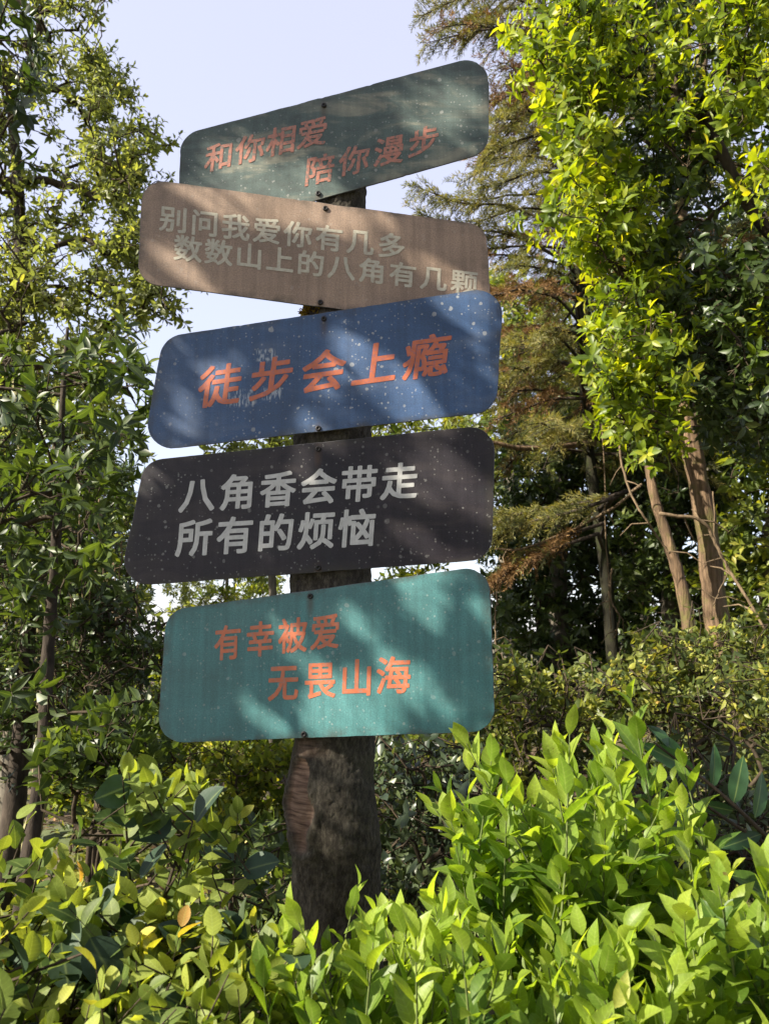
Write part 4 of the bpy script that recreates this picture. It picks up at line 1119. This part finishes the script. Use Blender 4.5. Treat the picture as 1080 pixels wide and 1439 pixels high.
# --- trees beyond the boards
kw = dict(shoots=3, m=7, spread=.8, bark='bark_grey', bias=.15)
tg = region(rng, [(215, 880), (235, 850), (300, 830), (380, 640), (450, 590), (560, 560), (620, 560), (690, 620), (680, 900), (560, 1060), (380, 1080), (230, 1060)], (8.2, 10.5), 330, .4, 26)
broadleaf('light_green_tree', 'light green tree seen through the gaps between the lower boards', 'tree', [gp(500, 9.2), P(495, 900, 9.2), P(490, 760, 9.2), P(500, 640, 9.2)], [.14, .11, .08, .04],
          tg, 91, 'lo', M['lit_leaf'], .44, .13, **kw)
tg = region(rng, [(290, 640), (320, 610), (420, 600), (460, 640), (440, 700), (330, 690)], (6.5, 7.5), 40, .2, 20)
broadleaf('slim_tree', 'slim tree with hanging leaves behind the gap under the blue board', 'tree', [gp(385, 7.0), P(384, 900, 7.0), P(380, 760, 7.0), P(376, 660, 7.0)], [.05, .04, .03, .015],
          tg, 92, 'mid', M['small_leaf'], .32, .13, **kw)

G2 = None
spots = [
    ([(690, 760), (760, 700), (860, 760), (900, 820), (880, 930), (690, 940)], (9.2, 10.4), 108, 'low dark tree behind the conifer foot, above the small-leaved shrubs', 'dark_leaf', 770, 200),
    ([(-120, 480), (60, 470), (150, 540), (185, 640), (195, 800), (170, 960), (-120, 980)], (7.2, 8.6), 106, 'dull green tree behind the thicket at the left, its crown level with the blue board', 'small_leaf', 40, 300),
    ([(1010, 640), (1070, 600), (1200, 620), (1200, 880), (1010, 890)], (6.6, 7.4), 107, 'sunlit bushy tree at the right edge just behind the thick leaning trunk', 'lit_leaf', 1090, 130),  # px polygon, Y, seed, material
    ([(690, 640), (760, 560), (840, 560), (900, 640), (900, 880), (800, 960), (690, 960)], (8.4, 9.8), 101, 'dense shaded tree behind the drooping conifer boughs', 'dark_leaf', 790, 330),
    ([(860, 620), (930, 560), (1010, 600), (1040, 760), (1010, 900), (880, 930)], (7.6, 9.2), 102, 'dense green tree behind the two leaning trunks', 'sapling_leaf', 950, 300),
    ([(1000, 560), (1080, 520), (1300, 560), (1330, 880), (1050, 900)], (7.4, 9.0), 103, 'dense green tree at the right edge beyond the leaning trunks', 'sapling_leaf', 1130, 260),
    ([(590, 430), (700, 380), (800, 420), (860, 560), (780, 680), (640, 690)], (10.5, 12.5), 104, 'lighter tree behind the conifer, level with the blue board', 'lit_leaf', 720, 230),
    ([(820, 100), (960, 60), (1120, 160), (1160, 420), (1000, 560), (860, 500)], (9.5, 11.5), 105, 'tall dark tree far behind the bright lime crown', 'dark_leaf', 1000, 260),
]
for poly, Yr, sd, lab, mt, rp, n in spots:
    tg = region(rng, poly, Yr, n, .4, 26)
    ym = sum(Yr) / 2; py0 = min(p[1] for p in poly)
    broadleaf('forest_tree', lab, 'tree', [gp(rp, ym), P(rp - 6, 860, ym), P(rp - 2, 740, ym), P(rp + 4, max(py0 + 60, 300), ym)], [.13, .11, .09, .04], tg, sd, 'lo' if mt == 'dark_leaf' else 'lo', M[mt], .46, .15, **kw)

# farther trees: three of them grown, then copied about the slope
protos = []
for k, (mt, lab) in enumerate((('dark_leaf', 'a'), ('small_leaf', 'b'))):
    r4 = np.random.default_rng(200 + k)
    v = unit(r4.normal(0, 1, (420, 3))) * r4.uniform(.45, 1, (420, 1)) ** .6
    v = v * np.array([1.9, 1.9, 2.4]) + np.array([0, 0, 4.2]) + (r4.integers(0, 5, (420, 1)) - 2) * np.array([.35, -.2, .25])
    root = broadleaf('background_tree', 'x', 'tree', [(0, 0, -.2), (.05, 0, 1.4), (-.05, .05, 3.0), (.1, 0, 5.0)], [.17, .14, .10, .04], v, 210 + k, 'lo', M[mt], .46, .17, shoots=3, m=7, spread=.8, bark='bark_grey', bias=.15)
    protos.append(root)
places = [(4.5, 13.5, 0, 1.1, 'dark tree in the wood seen between conifer and leaning trunks'), (7.5, 12.0, 0, 1.3, 'dark tree in the wood at the far right edge'), (2.4, 15.0, 1, 1.25, 'olive tree deep in the wood right of the boards'),
          (9.0, 16.0, 1, 1.5, 'olive tree highest on the slope at the right'), (-3.2, 15.5, 1, .62, 'small olive tree far off left of the lower boards'), (-6.4, 14.5, 0, .85, 'dark round tree far off behind the left thicket'), (-9.5, 13.0, 1, 1.0, 'olive tree far off at the left edge')]
places += [(2.5, -5.0, 0, 1.3, 'added dark tree behind the viewer, to the right, dimming the boards'), (5.5, -3.0, 1, 1.4, 'added olive tree behind the viewer at the far right, dimming the boards'), (-.8, -7.5, 0, 1.5, 'added dark tree farthest behind the viewer, dimming the boards')]  # unseen trees added behind the viewer to darken the boards
used = [False, False]
for x, y, k, s, lab in places:
    if not used[k]:
        o = protos[k]; used[k] = True
    else:
        o = protos[k].copy(); COL.objects.link(o)
        for ch in protos[k].children:
            c = ch.copy(); COL.objects.link(c); c.parent = o
    o.location = (x, y, float(ground_z(x, y)) - .1); o.scale = (s, s, s); o.rotation_euler = (0, 0, x * 3.1 + y)
    o['label'] = lab; o['group'] = 'trees of the wood behind'

# --- hanging vines
def vine(label, ctrl, r, seed, Y):
    r5 = np.random.default_rng(seed)
    pts = curve_pts([P(a, b, Y + r5.uniform(-.08, .08)) for a, b in ctrl], 30)
    pts += np.cumsum(r5.normal(0, .004, pts.shape), 0)
    mb = MB(); mb.tube(pts, np.linspace(r, r * .7, 30), 5)
    for k in range(5):
        i = r5.integers(4, 28); d = unit(r5.normal(0, 1, 3) * [1, .6, .8]) * r5.uniform(.08, .25)
        mb.tube([pts[i], pts[i] + d * .5 + r5.normal(0, .01, 3), pts[i] + d - [0, 0, .05]], [r * .6, r * .45, r * .2], 4, cap=False)
    o = mb.build('hanging_vine', M['vine'])
    o['label'] = label; o['category'] = 'vine'; o['group'] = 'bare vines hanging in the trees'


for k, (lab, c, r, Y) in enumerate([
    ('curling bare vine dangling left of the thin leaning trunk', [(872, 560), (870, 640), (885, 700), (905, 730), (925, 760), (935, 775)], .010, 5.5),
    ('bare vine hanging straight beside the conifer trunk', [(842, 470), (846, 620), (850, 760), (856, 880)], .007, 6.6),
    ('slanting bare vine across the thick leaning trunk to the lower right', [(925, 722), (985, 735), (1010, 770), (1040, 820), (1075, 880)], .014, 5.3),
    ('slanting thin dead branch below the drooping conifer boughs', [(900, 680), (850, 715), (800, 745), (740, 770), (700, 775)], .014, 6.4),
    ('thin bare vine hanging at the edge of the teal board', [(697, 830), (695, 900), (700, 960)], .006, 5.6),
    ('looping thin vine right of the thick leaning trunk', [(1000, 690), (1008, 760), (1020, 800), (1000, 850)], .006, 5.7),
    ('twisted pair of thin roots hanging at the conifer foot', [(858, 800), (850, 840), (862, 870), (853, 900)], .010, 6.8)]):
    vine(lab, c, r, 300 + k, Y)
for k, (x0, y0, y1) in enumerate([(112, 720, 1000), (128, 760, 1030), (140, 700, 980), (158, 790, 1010), (172, 760, 960), (196, 740, 960), (100, 840, 1060)]):
    vine('thin dry twig hanging in the dark thicket left of the dark grey board', [(x0, y0), (x0 + 6 * math.sin(k), (y0 + y1) / 2), (x0 - 4 + 3 * k % 7, y1)], .0045, 320 + k, 4.2)

# --- ground cover
def cover():
    r6 = np.random.default_rng(400)
    n = 4200
    x = np.concatenate([r6.uniform(-9, 10, 2900), r6.uniform(-3, 3, 1300)]); y = np.concatenate([r6.uniform(1.2, 15, 2900), r6.uniform(1.6, 5.5, 1300)])
    z = ground_z(x, y)
    h = r6.uniform(.08, .42, n)
    tips = np.stack([x, y, z + h], -1)
    D = unit(r6.normal(0, .5, (n, 3)) + [0, 0, 1])
    s = shoot_leaves(r6, tips, D, h * .9, 7, (35, 80), .8, .085, .3, .05)
    o = build_leaves('undergrowth', [s], 'lo', M['hedge_leaf'], None, .45); o['kind'] = 'stuff'; o['label'] = 'low leafy undergrowth between the shrubs'
    n = 7000
    x = r6.uniform(-8, 9, n); y = r6.uniform(1, 13, n); z = ground_z(x, y) + r6.uniform(.02, .05, n)
    A = r6.normal(0, 1, (n, 3)) * [1, 1, .2]; N = r6.normal(0, .35, (n, 3)) + [0, 0, 1]
    o = build_leaves('leaf_litter', [(np.stack([x, y, z], -1), A, N, r6.uniform(.05, .10, n), r6.uniform(0, 1, n))], 'lo', M['litter'], None, .45); o['kind'] = 'stuff'; o['label'] = 'fallen brown leaves on the slope'


cover()
